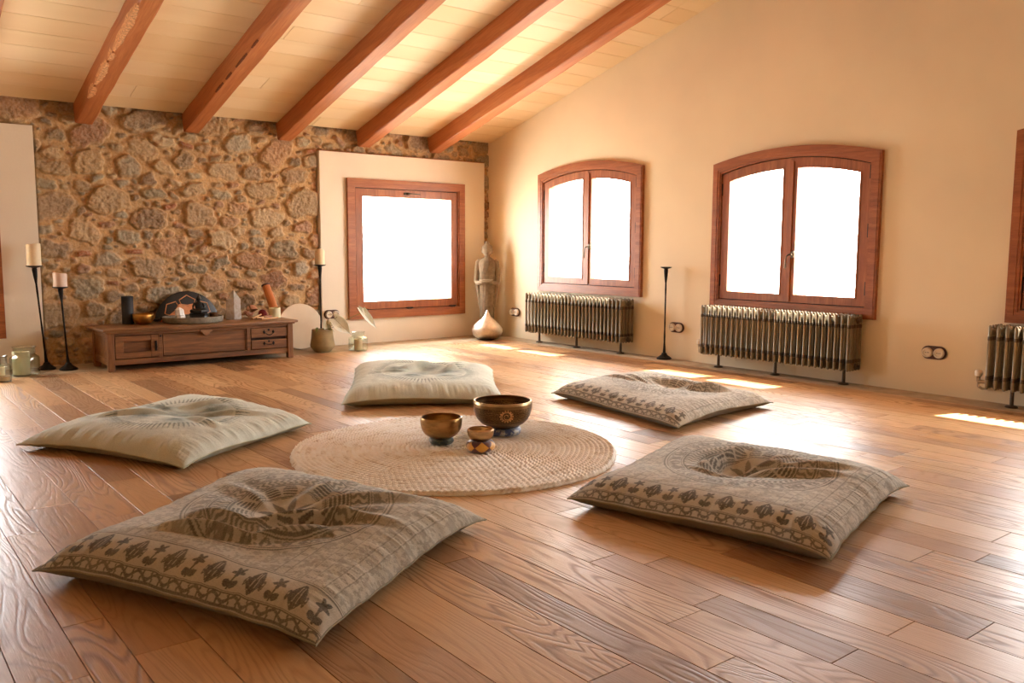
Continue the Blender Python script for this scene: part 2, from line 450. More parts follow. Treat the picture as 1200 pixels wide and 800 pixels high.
def wall_with_holes(name, outer, holes, to3, depth, mat):
    cu = bpy.data.curves.new(name, 'CURVE'); cu.dimensions = '2D'; cu.fill_mode = 'BOTH'; cu.extrude = depth/2
    for pl in [outer]+holes:
        s = cu.splines.new('POLY'); s.points.add(len(pl)-1); s.use_cyclic_u = True
        for p, q in zip(s.points, pl): p.co = (q[0], q[1], 0, 1)
    tmp = bpy.data.objects.new('tmp', cu); COL.objects.link(tmp)
    dg = bpy.context.evaluated_depsgraph_get(); dg.update()
    me = bpy.data.meshes.new_from_object(tmp.evaluated_get(dg)); me.name = name
    bpy.data.objects.remove(tmp); bpy.data.curves.remove(cu)
    me.materials.clear()
    for v in me.vertices: v.co = to3(v.co.x, v.co.y, v.co.z)
    bm = bmesh.new(); bm.from_mesh(me); bmesh.ops.remove_doubles(bm, verts=bm.verts, dist=1e-5)
    bmesh.ops.recalc_face_normals(bm, faces=bm.faces); bm.to_mesh(me); bm.free()
    o = link(name, me, mat); tag(o, kind='structure'); return o

WIN = [(-.791, .484), (-2.863, .435), (-5.0, .476)]   # y of the corner-side edge, z of the sill
WW, WH, SAG, CAS = 1.342, 1.09, .082, .075
TH = .36
holes = []
for y, z in WIN: holes.append(arch_pts(y-.05, y-WW+.05, z+.05, z+WH-.05, SAG))
zr = lambda y: ceil_z(y)+.05
outer = [(.40, -.05), (.40, zr(.40)), (RIDGE, zr(RIDGE)), (YB, zr(YB)), (YB, -.05)]
wall_right = wall_with_holes('wall_right', outer, holes, lambda u, v, w: (TH/2+w, u, v), TH, M['plaster'])
# left and rear walls (behind and beside the camera), with their own windows
LW = []
wall_left = wall_with_holes('wall_left', [(.4, -.05), (.4, zr(.4)), (RIDGE, zr(RIDGE)), (YB, zr(YB)), (YB, -.05)],
    [arch_pts(y, y-1.5, z, z+1.3, 0) for y, z in LW], lambda u, v, w: (XL-.15+w, u, v), .3, M['plaster'])
BWN = []
wall_rear = wall_with_holes('wall_rear', [(XL-.3, -.05), (XL-.3, zr(YB)), (TH, zr(YB)), (TH, -.05)],
    [arch_pts(x, x+1.4, z, z+1.1, 0) for x, z in BWN], lambda u, v, w: (u, YB-.15+w, v), .3, M['plaster'])
# body of the stone wall
wx = (-1.63, -.333, .229, 1.514)
wl = (-5.68, -4.378, .229, 1.514)
wall_back = wall_with_holes('wall_back', [(XL-.3, -.05), (XL-.3, HC+.02), (TH, HC+.02), (TH, -.05)],
    [arch_pts(a+.05, b_-.05, z0+.05, z1-.05, 0) for a, b_, z0, z1 in (wx, wl)], lambda u, v, w: (u, .25+w, v), .34, M['plaster'])
# flat cream panels that carry the two square windows
def panel(name, x0, x1, z1, w):
    return wall_with_holes(name, [(x0, -.005), (x0, z1), (x1, z1), (x1, -.005)], [arch_pts(w[0]+.05, w[1]-.05, w[2]+.05, w[3]-.05, 0)],
        lambda u, v, k: (u, .045+k, v), .09, M['panel'])
panel('wall_back_panel', -1.888, -.073, 1.739, wx)
panel('wall_back_panel_left', -6.1, -4.131, 1.756, wl)
b = MB(); b.box((-.98, .016, 1.742), (1.82, .03, .006)); b.build('trim_1', M['frameX'])['kind'] = 'structure'

# ------------------------------------------------------------------ rubble stone facing
def stone_wall():
    x0, x1, z0, z1, g = -5.3, .03, -.02, 1.95, .0068
    nx = int((x1-x0)/g); nz = int((z1-z0)/g)
    X = np.linspace(x0, x1, nx); Z = np.linspace(z0, z1, nz)
    rs = np.random.RandomState(21)
    owner = np.full((nx, nz), -1, np.int32); D = np.full((nx, nz), 9.0); H = np.zeros((nx, nz)); ids = []
    occ = np.zeros((nx, nz), bool)
    XX, ZZ = np.meshgrid(X, Z, indexing='ij')
    WX = fbm(XX*11, ZZ*11, 61, 4)*.05; WZ = fbm(XX*11, ZZ*11, 71, 4)*.05
    classes = [(.38, .30, 25), (.30, .22, 160), (.22, .17, 700), (.17, .12, 7000), (.12, .08, 14000), (.08, .05, 14000), (.05, .03, 7000)]
    pal = [(158, 134, 104), (166, 142, 110), (148, 126, 100), (172, 148, 114), (156, 144, 120), (140, 118, 94), (170, 136, 104), (160, 124, 98), (160, 148, 126), (180, 156, 122)]
    cols = []; n = 0
    for hi, lo, tries in classes:
        for _ in range(tries):
            a = rs.uniform(lo, hi)/2; asp = rs.uniform(1.05, 2.3) if hi < .3 else rs.uniform(1.4, 2.2); bb = a/asp
            if bb < .009: bb = .009
            cx = rs.uniform(x0, x1); cz = rs.uniform(z0, z1); th = rs.normal(0, .16) if rs.rand() < .85 else rs.uniform(-.9, .9)
            i0 = max(0, int((cx-a*1.5-x0)/g)); i1 = min(nx, int((cx+a*1.5-x0)/g)+2); j0 = max(0, int((cz-a*1.5-z0)/g)); j1 = min(nz, int((cz+a*1.5-z0)/g)+2)
            x = XX[i0:i1, j0:j1]-cx+WX[i0:i1, j0:j1]*min(1, a*9); z = ZZ[i0:i1, j0:j1]-cz+WZ[i0:i1, j0:j1]*min(1, a*9)
            xr = x*math.cos(th)+z*math.sin(th); zz = -x*math.sin(th)+z*math.cos(th)
            brick = hi < .2 and hi > .08 and rs.rand() < .05
            if brick: bb = .021; 
            e = 5.0 if brick else rs.uniform(2.3, 4.2)
            phi = np.arctan2(zz/bb, xr/a)
            am = .02 if brick else 1.0
            rad = 1+am*(.09*np.sin(2*phi+rs.uniform(0, 6))+.08*np.sin(3*phi+rs.uniform(0, 6))+.05*np.sin(5*phi+rs.uniform(0, 6))+.03*np.sin(8*phi+rs.uniform(0, 6)))
            d = ((np.abs(xr)/a)**e+(np.abs(zz)/bb)**e)**(1/e)/rad
            gp = 1+.0045/bb
            if occ[i0:i1, j0:j1][d < gp].any(): continue
            ins = d < 1; occ[i0:i1, j0:j1] |= ins
            hh = rs.uniform(.014, .036)*min(1, bb/.03)**.5+.004; tx, tz = rs.normal(0, .10, 2)
            edge = (1-d)*bb
            prof = sstep(edge, -.001, rs.uniform(.004, .011))
            fac = np.minimum(0, (edge-.02)*rs.uniform(.1, .5))
            h = prof*(hh + tx*xr*.8 + tz*zz*.8 + fac)
            H[i0:i1, j0:j1] = np.where(d < 1.03, h, H[i0:i1, j0:j1]); owner[i0:i1, j0:j1][ins] = n
            D[i0:i1, j0:j1] = np.minimum(D[i0:i1, j0:j1], d)
            c = np.array(s2l(pal[rs.randint(len(pal))])[:3])*rs.uniform(.95, 1.22)
            if brick: c = np.array(s2l((168, 112, 80))[:3])
            cols.append(c); n += 1
    cols = np.array(cols)
    nz1 = fbm(XX*9, ZZ*9, 3); nz2 = fbm(XX*42, ZZ*42, 8, 3); nz3 = fbm(XX*100, ZZ*100, 18, 2)
    mort = np.array(s2l((196, 160, 114))[:3])
    C = np.where((owner >= 0)[..., None], cols[np.clip(owner, 0, None)], mort)
    # rough joint edges: mortar smeared over part of each stone rim
    smear = ((owner >= 0) & (D > .76+nz2*.5))
    C = np.where(smear[..., None], C*.45+mort*.55, C)
    C = C*(1+.38*nz2+.22*nz3+.25*nz1)[..., None]
    C = np.concatenate([np.clip(C, 0, 1), np.ones((nx, nz, 1))], -1)
    relief = np.where(owner >= 0, nz2*.019+nz3*.008+nz1*.012, nz1*.020+nz2*.007+nz3*.003)
    Y = .055-(H+relief)
    cov = ((XX > -1.90) & (XX < -.06) & (ZZ < 1.75)) | ((XX < -4.12) & (ZZ < 1.77))
    Y = np.where(cov, .079, Y)
    P = np.stack([XX, Y, ZZ], -1)
    me = grid_mesh('wall_back_stone', P, attrs={'stone': C})
    bm = bmesh.new(); bm.from_mesh(me)
    kill = [f for f in bm.faces if all(v.co.y > .0785 for v in f.verts)]
    bmesh.ops.delete(bm, geom=kill, context='FACES')
    bmesh.ops.recalc_face_normals(bm, faces=bm.faces)
    bm.to_mesh(me); bm.free()
    m = NM('rubble_stone'); a = m.attr('stone'); v = m.coord()
    n1 = m.noise(v, 55, 5, .65); n2 = m.noise(v, 160, 3)
    c = m.mix(m.val(n1, .0, .35, .45, .7), a.outputs['Color'], (.62, .56, .46, 1)); m.col(m.mix(m.val(n1, .35, 0, .25, .45), c, (.10, .07, .045, 1)))
    m.s(Roughness=.92, Specular_IOR_Level=.2); m.bump(m.math('ADD', n1, m.math('MULTIPLY', n2, .5)), .7, .006)
    return tag(link('wall_back_stone', me, m.m), kind='structure')
stone_wall()

# ------------------------------------------------------------------ windows
def hinge(par, loc, axis='Z', name='hinge'):
    b = MB()
    if axis == 'Z': b.lathe([(.006, -.045), (.0075, -.044), (.0075, .044), (.006, .045)], 10); b.box((0, .0, 0), (.012, .012, .06), .002)
    else: b.lathe([(.006, -.04), (.0075, -.039), (.0075, .039), (.006, .04)], 10, rot=(0, R(90), 0)); b.box((0, 0, 0), (.055, .02, .016), .002)
    return b.build(name, M['iron'], par, loc)

def arched_window(num, y, z):
    w = empty('window_%d' % num, (0, y, z), kind='structure')
    zs = WH; n = 18
    def arc(o): return arch_pts(-o, -WW+o, o, zs-o, SAG, n)
    # casing with mitred corners: three profile steps
    b = MB()
    b.ring(arc(0), arc(CAS-.012), 'X', -.030, .012); b.ring(arc(CAS-.014), arc(CAS), 'X', -.022, .012)
    b.ring(arc(.012), arc(CAS-.03), 'X', -.034, -.028)
    b.build('window_frame', M['frameY'], w)
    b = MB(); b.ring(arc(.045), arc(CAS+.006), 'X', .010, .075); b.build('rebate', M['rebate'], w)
    # outer wooden sill board behind the sashes
    b = MB(); b.box((TH-.1, -WW/2, .045), (.3, WW-.12, .02), .003); b.build('sill', M['frameY'], w)
    split = -.6735
    hw = WW/2; rad = (((WW-2*CAS)**2)/4+SAG*SAG)/(2*SAG)
    def topz(yy, off):     # underside of the arch at distance yy
        W = WW-2*CAS; rd = (W*W/4+SAG*SAG)/(2*SAG); cz = zs-CAS+SAG-rd
        return cz+math.sqrt(max(0, rd*rd-(yy+hw)**2))-off
    def outline(ya, yb, z0, off, k=12):
        pts = [(ya, z0)]
        for i in range(k+1):
            q = ya+(yb-ya)*i/k; pts.append((q, topz(q, off)))
        return pts+[(yb, z0)]
    g = .006
    for s, (ya, yb, ga, gb) in enumerate(((-CAS-g, split+.002, -.148, -.606), (split-.002, -WW+CAS+g, -.724, -1.190))):
        sh = empty('sash', (0, 0, 0)); sh.parent = w
        b = MB(); b.ring(outline(ya, yb, CAS+g, .006), outline(ga, gb, .137, .076), 'X', -.012, .042)
        b.ring(outline(ga+.010, gb-.010, .127, .067), outline(ga, gb, .137, .076), 'X', -.016, -.010)
        b.build('sash_frame', M['frameZ'], sh)
        # stile joints
        b = MB(); b.prism(outline(ga+.004, gb-.004, .133, .072), 'X', .012, .018); b.build('pane', M['glass'], sh)
        if s == 1:
            b = MB(); b.prism([(split+.014, CAS+.012), (split+.014, topz(split, .03)), (split-.022, topz(split, .03)), (split-.022, CAS+.012)], 'X', -.022, -.008, .002)
            b.build('meeting_strip', M['frameZ'], sh)
            hl = empty('handle', (0, 0, 0)); 
            b = MB(); b.lathe([(.0, -.024), (.013, -.0235), (.016, -.018), (.016, 0)], 16, (-.012, split-.042, .42), (0, R(90), 0), sx=1.7)
            b.tube([(-.03, split-.042, .42), (-.045, split-.040, .42), (-.052, split-.025, .418), (-.052, split-.008, .405), (-.050, split-.003, .37), (-.049, split-.0, .33), (-.05, split+.001, .318)], [.0065, .006, .0055, .005, .006, .0075, .004], 10)
            bpy.data.objects.remove(hl)
            b.build('handle', M['handle'], sh)
            for hz in (.20, .58, .96): hinge(sh, (-.014, -WW+CAS+.002, hz))
        else:
            for hz in (.22, .90): hinge(sh, (-.010, -CAS-.001, hz))
    portal((TH+.02, y-WW/2, z+.6), WW, 1.2, (-1, 0, 0))
    return w

def square_window(num, wrect, tilt=True):
    a, c, z0, z1 = wrect; W = c-a; Hh = z1-z0
    w = empty('window_%d' % num, (a, 0, z0), kind='structure')
    def rc(o): return arch_pts(o, W-o, o, Hh-o, 0, 6)
    b = MB(); b.ring(rc(0), rc(.068), 'Y', -.028, .012); b.ring(rc(.066), rc(.08), 'Y', -.020, .012); b.build('window_frame', M['frameX'], w)
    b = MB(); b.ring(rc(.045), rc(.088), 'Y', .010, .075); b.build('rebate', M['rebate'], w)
    b = MB(); b.box((W/2, .27, .045), (W-.12, .3, .02), .003); b.build('sill', M['frameX'], w)
    sh = empty('sash', (0, 0, 0)); sh.parent = w
    b = MB(); b.ring(rc(.087), rc(.158), 'Y', -.010, .045); b.ring(rc(.15), rc(.158), 'Y', -.014, -.008); b.build('sash_frame', M['frameZ'], sh)
    b = MB(); b.prism(rc(.152), 'Y', .014, .02); b.build('pane', M['glass'], sh)
    b = MB(); zc = Hh-.118
    b.box((W/2-.02, -.016, zc), (.06, .014, .024), .004); b.tube([(W/2-.02, -.02, zc), (W/2-.018, -.04, zc), (W/2+.02, -.044, zc), (W/2+.115, -.042, zc-.002)], [.007, .007, .006, .005], 10)
    b.build('handle', M['handle'], sh)
    for hx in (.16, W/2, W-.15): hinge(sh, (hx, -.014, .083), 'X')
    portal((a+W/2, .44, z0+Hh/2), W, Hh, (0, -1, 0))
square_window(1, wl); square_window(2, wx)
for i, (y, z) in enumerate(WIN): arched_window(i+3, y, z)
k = 8
for y, z in LW:
    w = empty('window_%d' % k, (XL, y, z), kind='structure'); k += 1
    b = MB(); b.ring(arch_pts(.05, -1.55, -.05, 1.35, 0, 4), arch_pts(-.06, -1.44, .06, 1.24, 0, 4), 'X', -.02, .03); b.box((0, -.75, .65), (.05, .07, 1.3)); b.build('window_frame', M['frameZ'], w)
    b = MB(); b.prism(arch_pts(-.04, -1.46, .04, 1.26, 0, 4), 'X', -.012, -.006); b.build('pane', M['glass'], w)
    portal((XL-.34, y-.75, z+.65), 1.5, 1.3, (1, 0, 0))
for x, z in BWN:
    w = empty('window_%d' % k, (x, YB, z), kind='structure'); k += 1
    b = MB(); b.ring(arch_pts(-.05, 1.45, -.05, 1.15, 0, 4), arch_pts(.06, 1.34, .06, 1.04, 0, 4), 'Y', -.02, .03); b.box((.7, 0, .55), (.07, .05, 1.1)); b.build('window_frame', M['frameZ'], w)
    b = MB(); b.prism(arch_pts(.04, 1.36, .04, 1.06, 0, 4), 'Y', -.012, -.006); b.build('pane', M['glass'], w)
    portal((x+.7, YB-.34, z+.55), 1.4, 1.1, (0, 1, 0))

# outside: eaves over the window wall and a stone pier seen through the square window
b = MB()
b.box((.585, -5.9, 1.86), (.45, 13.4, .10)); tag(b.build('wall_exterior_eaves', M['beam']), kind='structure')  # generic flat overhang, shaped to clip the sun to narrow floor patches
b = MB(); b.box((.16, .95, 1.0), (.75, .8, 2.6), .02); tag(b.build('wall_exterior_pier', mat_plain('pale_exterior_stone', (214, 184, 140), .9, 0, .35, 6, .8, .03)), kind='structure')


# ================================================================== THINGS
# ------------------------------------------------------------------ floor cushions
def seg_d(U, V, a, b):
    ax, ay = a; bx, by = b; dx, dy = bx-ax, by-ay
    t = np.clip(((U-ax)*dx+(V-ay)*dy)/(dx*dx+dy*dy), 0, 1)
    return np.hypot(U-ax-t*dx, V-ay-t*dy), t

def block_print(U, V):
    # dark block print: floral border along v=-1, narrow bands along the sides, a mandala in the middle
    P = np.zeros_like(U)
    def put(mask, v):
        np.maximum(P, np.where(mask, v, 0), out=P)
    line = lambda T, c, w: np.abs(T-c) < w
    edge = V
    for c, w in ((-.992, .003), (-.948, .004), (-.940, .002), (-.742, .004), (-.725, .003)): put(line(edge, c, w), .85)
    # scroll band
    x = U*15*math.pi; yy = (V+.969)/.020
    put((np.abs(yy-.62*np.sin(x)) < .34) & (np.abs(yy) < 1), .85)
    put(((np.mod(x/math.pi+.5, 1)-.5)**2*14+(yy+.55*np.sign(np.sin(x)))**2*2.2 < .5) & (np.abs(yy) < 1), .85)
    # floral band: broad tulips between small flowers on stems
    n = 7; ph = np.mod((U+1)/2*n*2, 2); a = np.mod(ph, 1)*2-1; big = ph < 1; q = (V+.935)/.182
    wv_ = .03*fbm(U*60, V*60, 4); a = a+wv_; q = q+wv_
    inb = (q > .02) & (q < .98)
    w_ = np.where(q < .42, .74*np.sin(np.clip(q/.42, 0, 1)*math.pi/2), .74*np.clip(1-((q-.42)/.60)**1.6, 0, 1))
    body = (np.abs(a) < w_) & (q > .02)
    cut = (np.abs(np.abs(a)-.20*(1.3-q)) < .035) & (q > .12) & (q < .85)
    put(inb & big & body & ~cut, .95)
    put(inb & big & (((np.abs(a)-.80)/.16)**2+((q-.40)/.20)**2 < 1) & ~(((np.abs(a)-.80)/.07)**2+((q-.40)/.10)**2 < 1), .9)
    put(inb & big & (np.abs(q-.16-.25*np.abs(a)) < .04) & (np.abs(a) < .9), .9)
    rr_ = np.hypot(a/.62, (q-.70)/.28); th = np.arctan2((q-.70)*2.2, a)
    fl_ = rr_ < .74+.26*np.cos(5*th+math.pi/2)
    lf = ((np.abs(a)-.32)/.30)**2+((q-.16-.1*np.abs(a))/.13)**2 < 1
    put(inb & ~big & (fl_ | ((np.abs(a) < .09) & (q < .6)) | lf), .95)
    # fine brocade: bands of small rosettes and speckle
    sp = fbm(U*62, V*62, 41, 2); sp2 = fbm(U*30+9, V*30, 44, 1)
    put(((sp > .055) | (sp2 > .22)) & (V > -.72), .38)
    for s in (-1, 1):
        e = s*U; m_ = V > -.72
        for k_, cc in enumerate((.90, .74, .56)):
            P[(np.abs(e-cc) < .030) & m_] *= .25
            tt = V*(15-k_*2)+k_*.3; f_ = np.mod(tt, 1)-.5; rq = np.hypot(f_*2/(15-k_*2)*1.1, (e-cc))
            put((rq < .026) & (rq > .012) & m_, .55); put((rq < .006) & m_, .5)
            for c in (cc-.033, cc+.033): put(line(e, c, .0035) & m_, .55)
    # mandala
    r = np.hypot(U*1.0, (V-.12)*1.0); t = np.arctan2(V-.12, U)
    inside = r < .70; P[inside] *= .25
    for c, w in ((.70, .007), (.675, .004), (.56, .004), (.54, .008), (.42, .005), (.40, .009), (.25, .006), (.235, .003)): put(line(r, c, w), .85)
    k = np.mod(t*30/(2*math.pi), 1)*2-1
    put((r > .56) & (r < .67) & (np.abs(k) < .6*np.sin((r-.56)/.11*math.pi)) & (np.abs(k) > .2*np.sin((r-.56)/.11*math.pi)), .75)
    k = np.mod(t*64/(2*math.pi)+.25*np.sin(r*90), 1)
    put((r > .425) & (r < .53) & (k < .5), .75); put((r > .57) & (r < .665) & (fbm(U*40, V*40, 77, 2) > .0), .6)
    k = np.mod(t*16/(2*math.pi), 1)*2-1
    put((r > .26) & (r < .395) & (np.abs(k) < np.sqrt(np.clip(1-((r-.30)/.095)**2, 0, 1))*.85) & (np.mod(r*34, 1) > .35), .95)
    k = np.mod(t*8/(2*math.pi), 1)*2-1
    put((r < .22) & (np.abs(k) < (1-r/.22)*1.2) & (r > .05), .8); put(r < .03, .9)
    return P

def sun_print(U, V, oval=(1.0, 1.0)):
    P = np.zeros_like(U); r = np.hypot(U/oval[0], V/oval[1]); t = np.arctan2(V/oval[1], U/oval[0])
    k = np.abs(np.mod(t*92/(2*math.pi), 1)-.5)*2
    P = np.where((r > .60) & (r < .78) & (k < .60*(1-sstep(r, .60, .80))+.02), .85, P)
    k2 = np.abs(np.mod(t*24/(2*math.pi), 1)-.5)*2
    P = np.maximum(P, np.where((r > .50) & (r < .575) & (k2 < .8*np.sin((r-.50)/.075*math.pi)), .35, 0))
    for cx, cy, w in ((0, 0, .20), (.36, .10, .17), (-.38, .12, .16), (.10, .40, .15), (-.15, -.36, .14), (.30, -.32, .13)):
        d = np.hypot(U-cx, V-cy)/w/1.25
        P = np.maximum(P, np.exp(-d*d*1.2)*1.0*(.95+.8*fbm(U*14, V*14, 5)))
    return P

def cushion_mat(name, cloth, ink, inkf=.85):
    m = NM(name); a = m.attr('pat'); v = m.coord()
    wv = m.noise(m.coord((1, .15, 1)), 420, 2); wu = m.noise(m.coord((.15, 1, 1)), 420, 2); n = m.noise(v, 9, 4); f = m.noise(v, 260, 3)
    c = s2l(cloth); base = m.mix(m.val(wv, 0, .55, .3, .7), c, tuple(x*.66 for x in c[:3])+(1,))
    base = m.mix(m.val(wu, 0, .4, .35, .7), base, tuple(min(1, x*1.18) for x in c[:3])+(1,))
    fade = m.math('MULTIPLY', a.outputs['Fac'], m.math('MULTIPLY', m.val(f, .75, 1.0, .35, .6), m.val(n, .8, 1.0, .3, .7)))
    m.col(m.mix(m.math('MULTIPLY', fade, inkf), base, s2l(ink))); m.s(Roughness=.95, Specular_IOR_Level=.15, Sheen_Weight=.08, Sheen_Roughness=.5)
    m.bump(m.math('ADD', m.math('ADD', wv, wu), m.math('MULTIPLY', n, .6)), .35, .0015)
    return m.m

def cushion(corners, T, seed, folds, dents, mat, under, label, pat, n=300, sag=.045, seam=.044, group='floor cushions', lift=(0, 0, 0, 0)):
    c = [Vector((p[0], p[1])) for p in corners]; ctr = sum(c, Vector((0, 0)))/4
    root = empty('floor_cushion', (ctr.x, ctr.y, 0), label=label, cat='cushion', group=group)
    # denser rows close to the seam
    s_ = np.linspace(-1, 1, n); s_ = np.sin(s_*math.pi/2*.72)/math.sin(math.pi/2*.72)
    U, V = np.meshgrid(s_, s_, indexing='ij')
    def place(U, V, inset=0.0):
        wob = .010*fbm(U*3+seed, V*3, seed+9)
        iu = 1-sag*(1-V**2)-.004*np.cos(V*25+seed)*np.abs(U)**8; iv = 1-sag*(1-U**2)-.004*np.cos(U*22+seed)*np.abs(V)**8
        u = U*iu*(1-inset); v = V*iv*(1-inset)
        w = [(1-u)*(1-v)/4, (1+u)*(1-v)/4, (1+u)*(1+v)/4, (1-u)*(1+v)/4]
        x = sum(w[i]*c[i].x for i in range(4))-ctr.x; y = sum(w[i]*c[i].y for i in range(4))-ctr.y
        return x+wob, y+wob*.6
    sm = seam + .006*np.sin(U*3+seed)+.006*np.sin(V*4+seed*2)
    cn = (np.abs(U)*np.abs(V))**6
    sm = sm*(1-.35*cn) + cn*sum(lift[i]*((U*[-1, 1, 1, -1][i] > 0) & (V*[-1, -1, 1, 1][i] > 0)) for i in range(4))
    eu = 1-np.abs(U); ev = 1-np.abs(V)
    pr = (1-np.exp(-eu*9.5))*(1-np.exp(-ev*9.5)); pr = pr**.8*(.80+.20*(1-U**2)*(1-V**2))
    h = T*pr
    for (x, y, rx, ry, amp) in dents: h = h-amp*np.exp(-(((U-x)/rx)**2+((V-y)/ry)**2))*pr
    for (a, b, amp, w) in folds:
        d, t = seg_d(U+.04*fbm(U*3, V*3, seed+30), V+.04*fbm(U*3, V*3, seed+31), a, b)
        h = h+amp*pr*np.exp(-(d/w)**2)*np.sin(np.clip(t*.92+.06, 0, 1)*math.pi)**.6
        h = h-.45*amp*pr*np.exp(-((d-w*1.7)/w)**2)*np.sin(np.clip(t, 0, 1)*math.pi)**.6
    h = h+pr*(.016*fbm(U*2.2, V*2.2, seed, 3)+.006*fbm(U*7, V*7, seed+5, 3))
    # fine puckers that run in from the seams
    for e, w_ in ((eu, V), (ev, U)):
        h = h+.0055*np.exp(-((e-.10)/.09)**2)*fbm(w_*15+e*2, e*2.0+seed, seed+12, 3)*2
    x, y = place(U, V)
    top = np.stack([x, y, sm+h], -1)
    P = pat(U, V) if pat else np.zeros_like(U)
    me = grid_mesh('cushion_cover', top, attrs={'pat': P})
    # underside
    nb = 90; sb = np.linspace(-1, 1, nb); sb = np.sin(sb*math.pi/2*.8)/math.sin(math.pi/2*.8); Ub, Vb = np.meshgrid(sb, sb, indexing='ij')
    sm2 = seam+.006*np.sin(Ub*3+seed)+.006*np.sin(Vb*4+seed*2); cn = (np.abs(Ub)*np.abs(Vb))**6
    sm2 = sm2*(1-.35*cn)+cn*sum(lift[i]*((Ub*[-1, 1, 1, -1][i] > 0) & (Vb*[-1, -1, 1, 1][i] > 0)) for i in range(4))
    dd = np.minimum(1-np.abs(Ub), 1-np.abs(Vb)); kk = np.clip(1-dd/.16, 0, 1)**1.7
    xb, yb = place(Ub, Vb)
    pk = .004*np.exp(-((dd-.05)/.05)**2)*fbm((Ub+Vb*1.3)*14, (Ub-Vb)*14, seed+3)
    zb = np.maximum(.001, sm2*kk+pk)
    bo = grid_mesh('cushion_underside', np.stack([xb, yb, zb], -1), flip=True)
    link('cushion_cover', me, mat, root); link('cushion_underside', bo, under, root)
    # piped seam round the edge
    pts = []
    for a, b_ in ((0, 1), (1, 2), (2, 3), (3, 0)):
        K = {0: (-1, -1), 1: (1, -1), 2: (1, 1), 3: (-1, 1)}
        for q in np.linspace(0, 1, 40)[:-1]: pts.append((K[a][0]+(K[b_][0]-K[a][0])*q, K[a][1]+(K[b_][1]-K[a][1])*q))
    pu = np.array([p[0] for p in pts]); pv = np.array([p[1] for p in pts]); px, py = place(pu, pv)
    z = seam+.006*np.sin(pu*3+seed)+.006*np.sin(pv*4+seed*2); cn = (np.abs(pu)*np.abs(pv))**6
    z = z*(1-.35*cn)+cn*sum(lift[i]*((pu*[-1, 1, 1, -1][i] > 0) & (pv*[-1, -1, 1, 1][i] > 0)) for i in range(4))
    MB().tube(list(zip(px, py, z)), .0028, 6, closed=True).build('seam', under, root)
    return root

CM_dark = cushion_mat('printed_linen', (190, 182, 164), (44, 38, 30), .95)
CM_right = cushion_mat('printed_grey_linen', (196, 188, 172), (44, 36, 30), .92)
CM_pale = cushion_mat('pale_sage_linen', (202, 205, 190), (62, 76, 62), 1.0)
CM_under = cushion_mat('undyed_linen', (150, 142, 120), (90, 84, 70))
CM_under2 = cushion_mat('sage_linen_back', (182, 182, 156), (90, 84, 70))

cushion([(-4.975, -4.585), (-4.571, -5.445), (-3.74, -4.955), (-4.135, -4.0)], .088, 3,
    [((-.45, -.30), (.05, -.25), .030, .05), ((.05, -.25), (.50, .15), .042, .045), ((-.45, -.54), (.15, -.42), .032, .035), ((.15, -.42), (.5, -.1), .026, .04), ((.05, .15), (.75, .75), .020, .06), ((.1, .05), (.85, .2), .014, .05), ((-.05, .2), (.1, .9), .014, .06), ((-.15, .1), (-.75, .35), .010, .06)],
    [(-.05, .10, .30, .28, .050), (-.62, .25, .3, .5, .018), (.3, -.55, .35, .2, .012), (-.6, .70, .35, .28, -.006), (.75, .1, .25, .5, -.010)], CM_dark, CM_under,
    'brown printed linen floor cushion with large mandala, nearest the camera at the lower left', block_print, 420, lift=(.0, .0, .0, 0))
cushion([(-4.75, -2.85), (-4.300, -3.70), (-3.535, -3.235), (-3.78, -2.2)], .078, 8,
    [((-.6, -.5), (-.1, -.05), .018, .06), ((.0, .05), (.7, .6), .016, .07), ((-.3, .2), (.1, .85), .014, .07), ((.2, -.1), (.8, -.2), .012, .06), ((-.8, .2), (-.2, .1), .010, .05)],
    [(.05, .10, .34, .30, .040), (-.45, .35, .25, .3, .014)], CM_pale, CM_under2,
    'pale sage floor cushion with a fringed sun print, at the left before the chest', lambda U, V: sun_print(U, V), 260)
cushion([(-3.18, -2.87), (-2.40, -3.325), (-1.70, -2.30), (-2.44, -1.64)], .082, 15,
    [((-.3, .2), (.1, .7), .022, .08), ((.3, .2), (.6, .7), .020, .07), ((-.7, 0), (-.2, .1), .012, .06)],
    [(.05, .12, .32, .30, .045), (.12, .75, .12, .2, .020)], CM_pale, CM_under2,
    'pale sage floor cushion with a sun print, just behind the woven rug', lambda U, V: sun_print(U, V), 240)
cushion([(-1.995, -3.27), (-2.162, -4.40), (-1.215, -4.28), (-1.07, -3.16)], .078, 23,
    [((.30, .15), (.62, .62), .040, .07), ((-.4, .35), (.35, .62), .022, .09), ((-.75, -.2), (-.2, -.1), .012, .05), ((-.6, .1), (-.1, .05), .012, .05)],
    [(.0, .18, .40, .32, .045), (.72, .2, .2, .4, .014)], CM_right, CM_under,
    'brown printed floor cushion on the right of the rug, nearest the radiators', block_print, 260, lift=(0, 0, .0, 0))
cushion([(-3.395, -4.965), (-3.211, -5.86), (-2.285, -5.61), (-2.385, -4.63)], .084, 31,
    [((-.35, -.1), (-.2, .55), .026, .05), ((-.1, -.05), (.35, .45), .024, .045), ((.0, -.1), (.7, .3), .020, .05), ((.05, .1), (.75, .55), .018, .05), ((-.4, -.2), (.1, -.15), .014, .05)],
    [(-.08, .05, .26, .28, .058), (.45, .0, .2, .3, .012)], CM_right, CM_under,
    'brown printed floor cushion at the lower right, with deep creases round its middle', block_print, 360, lift=(0, 0, .0, 0))

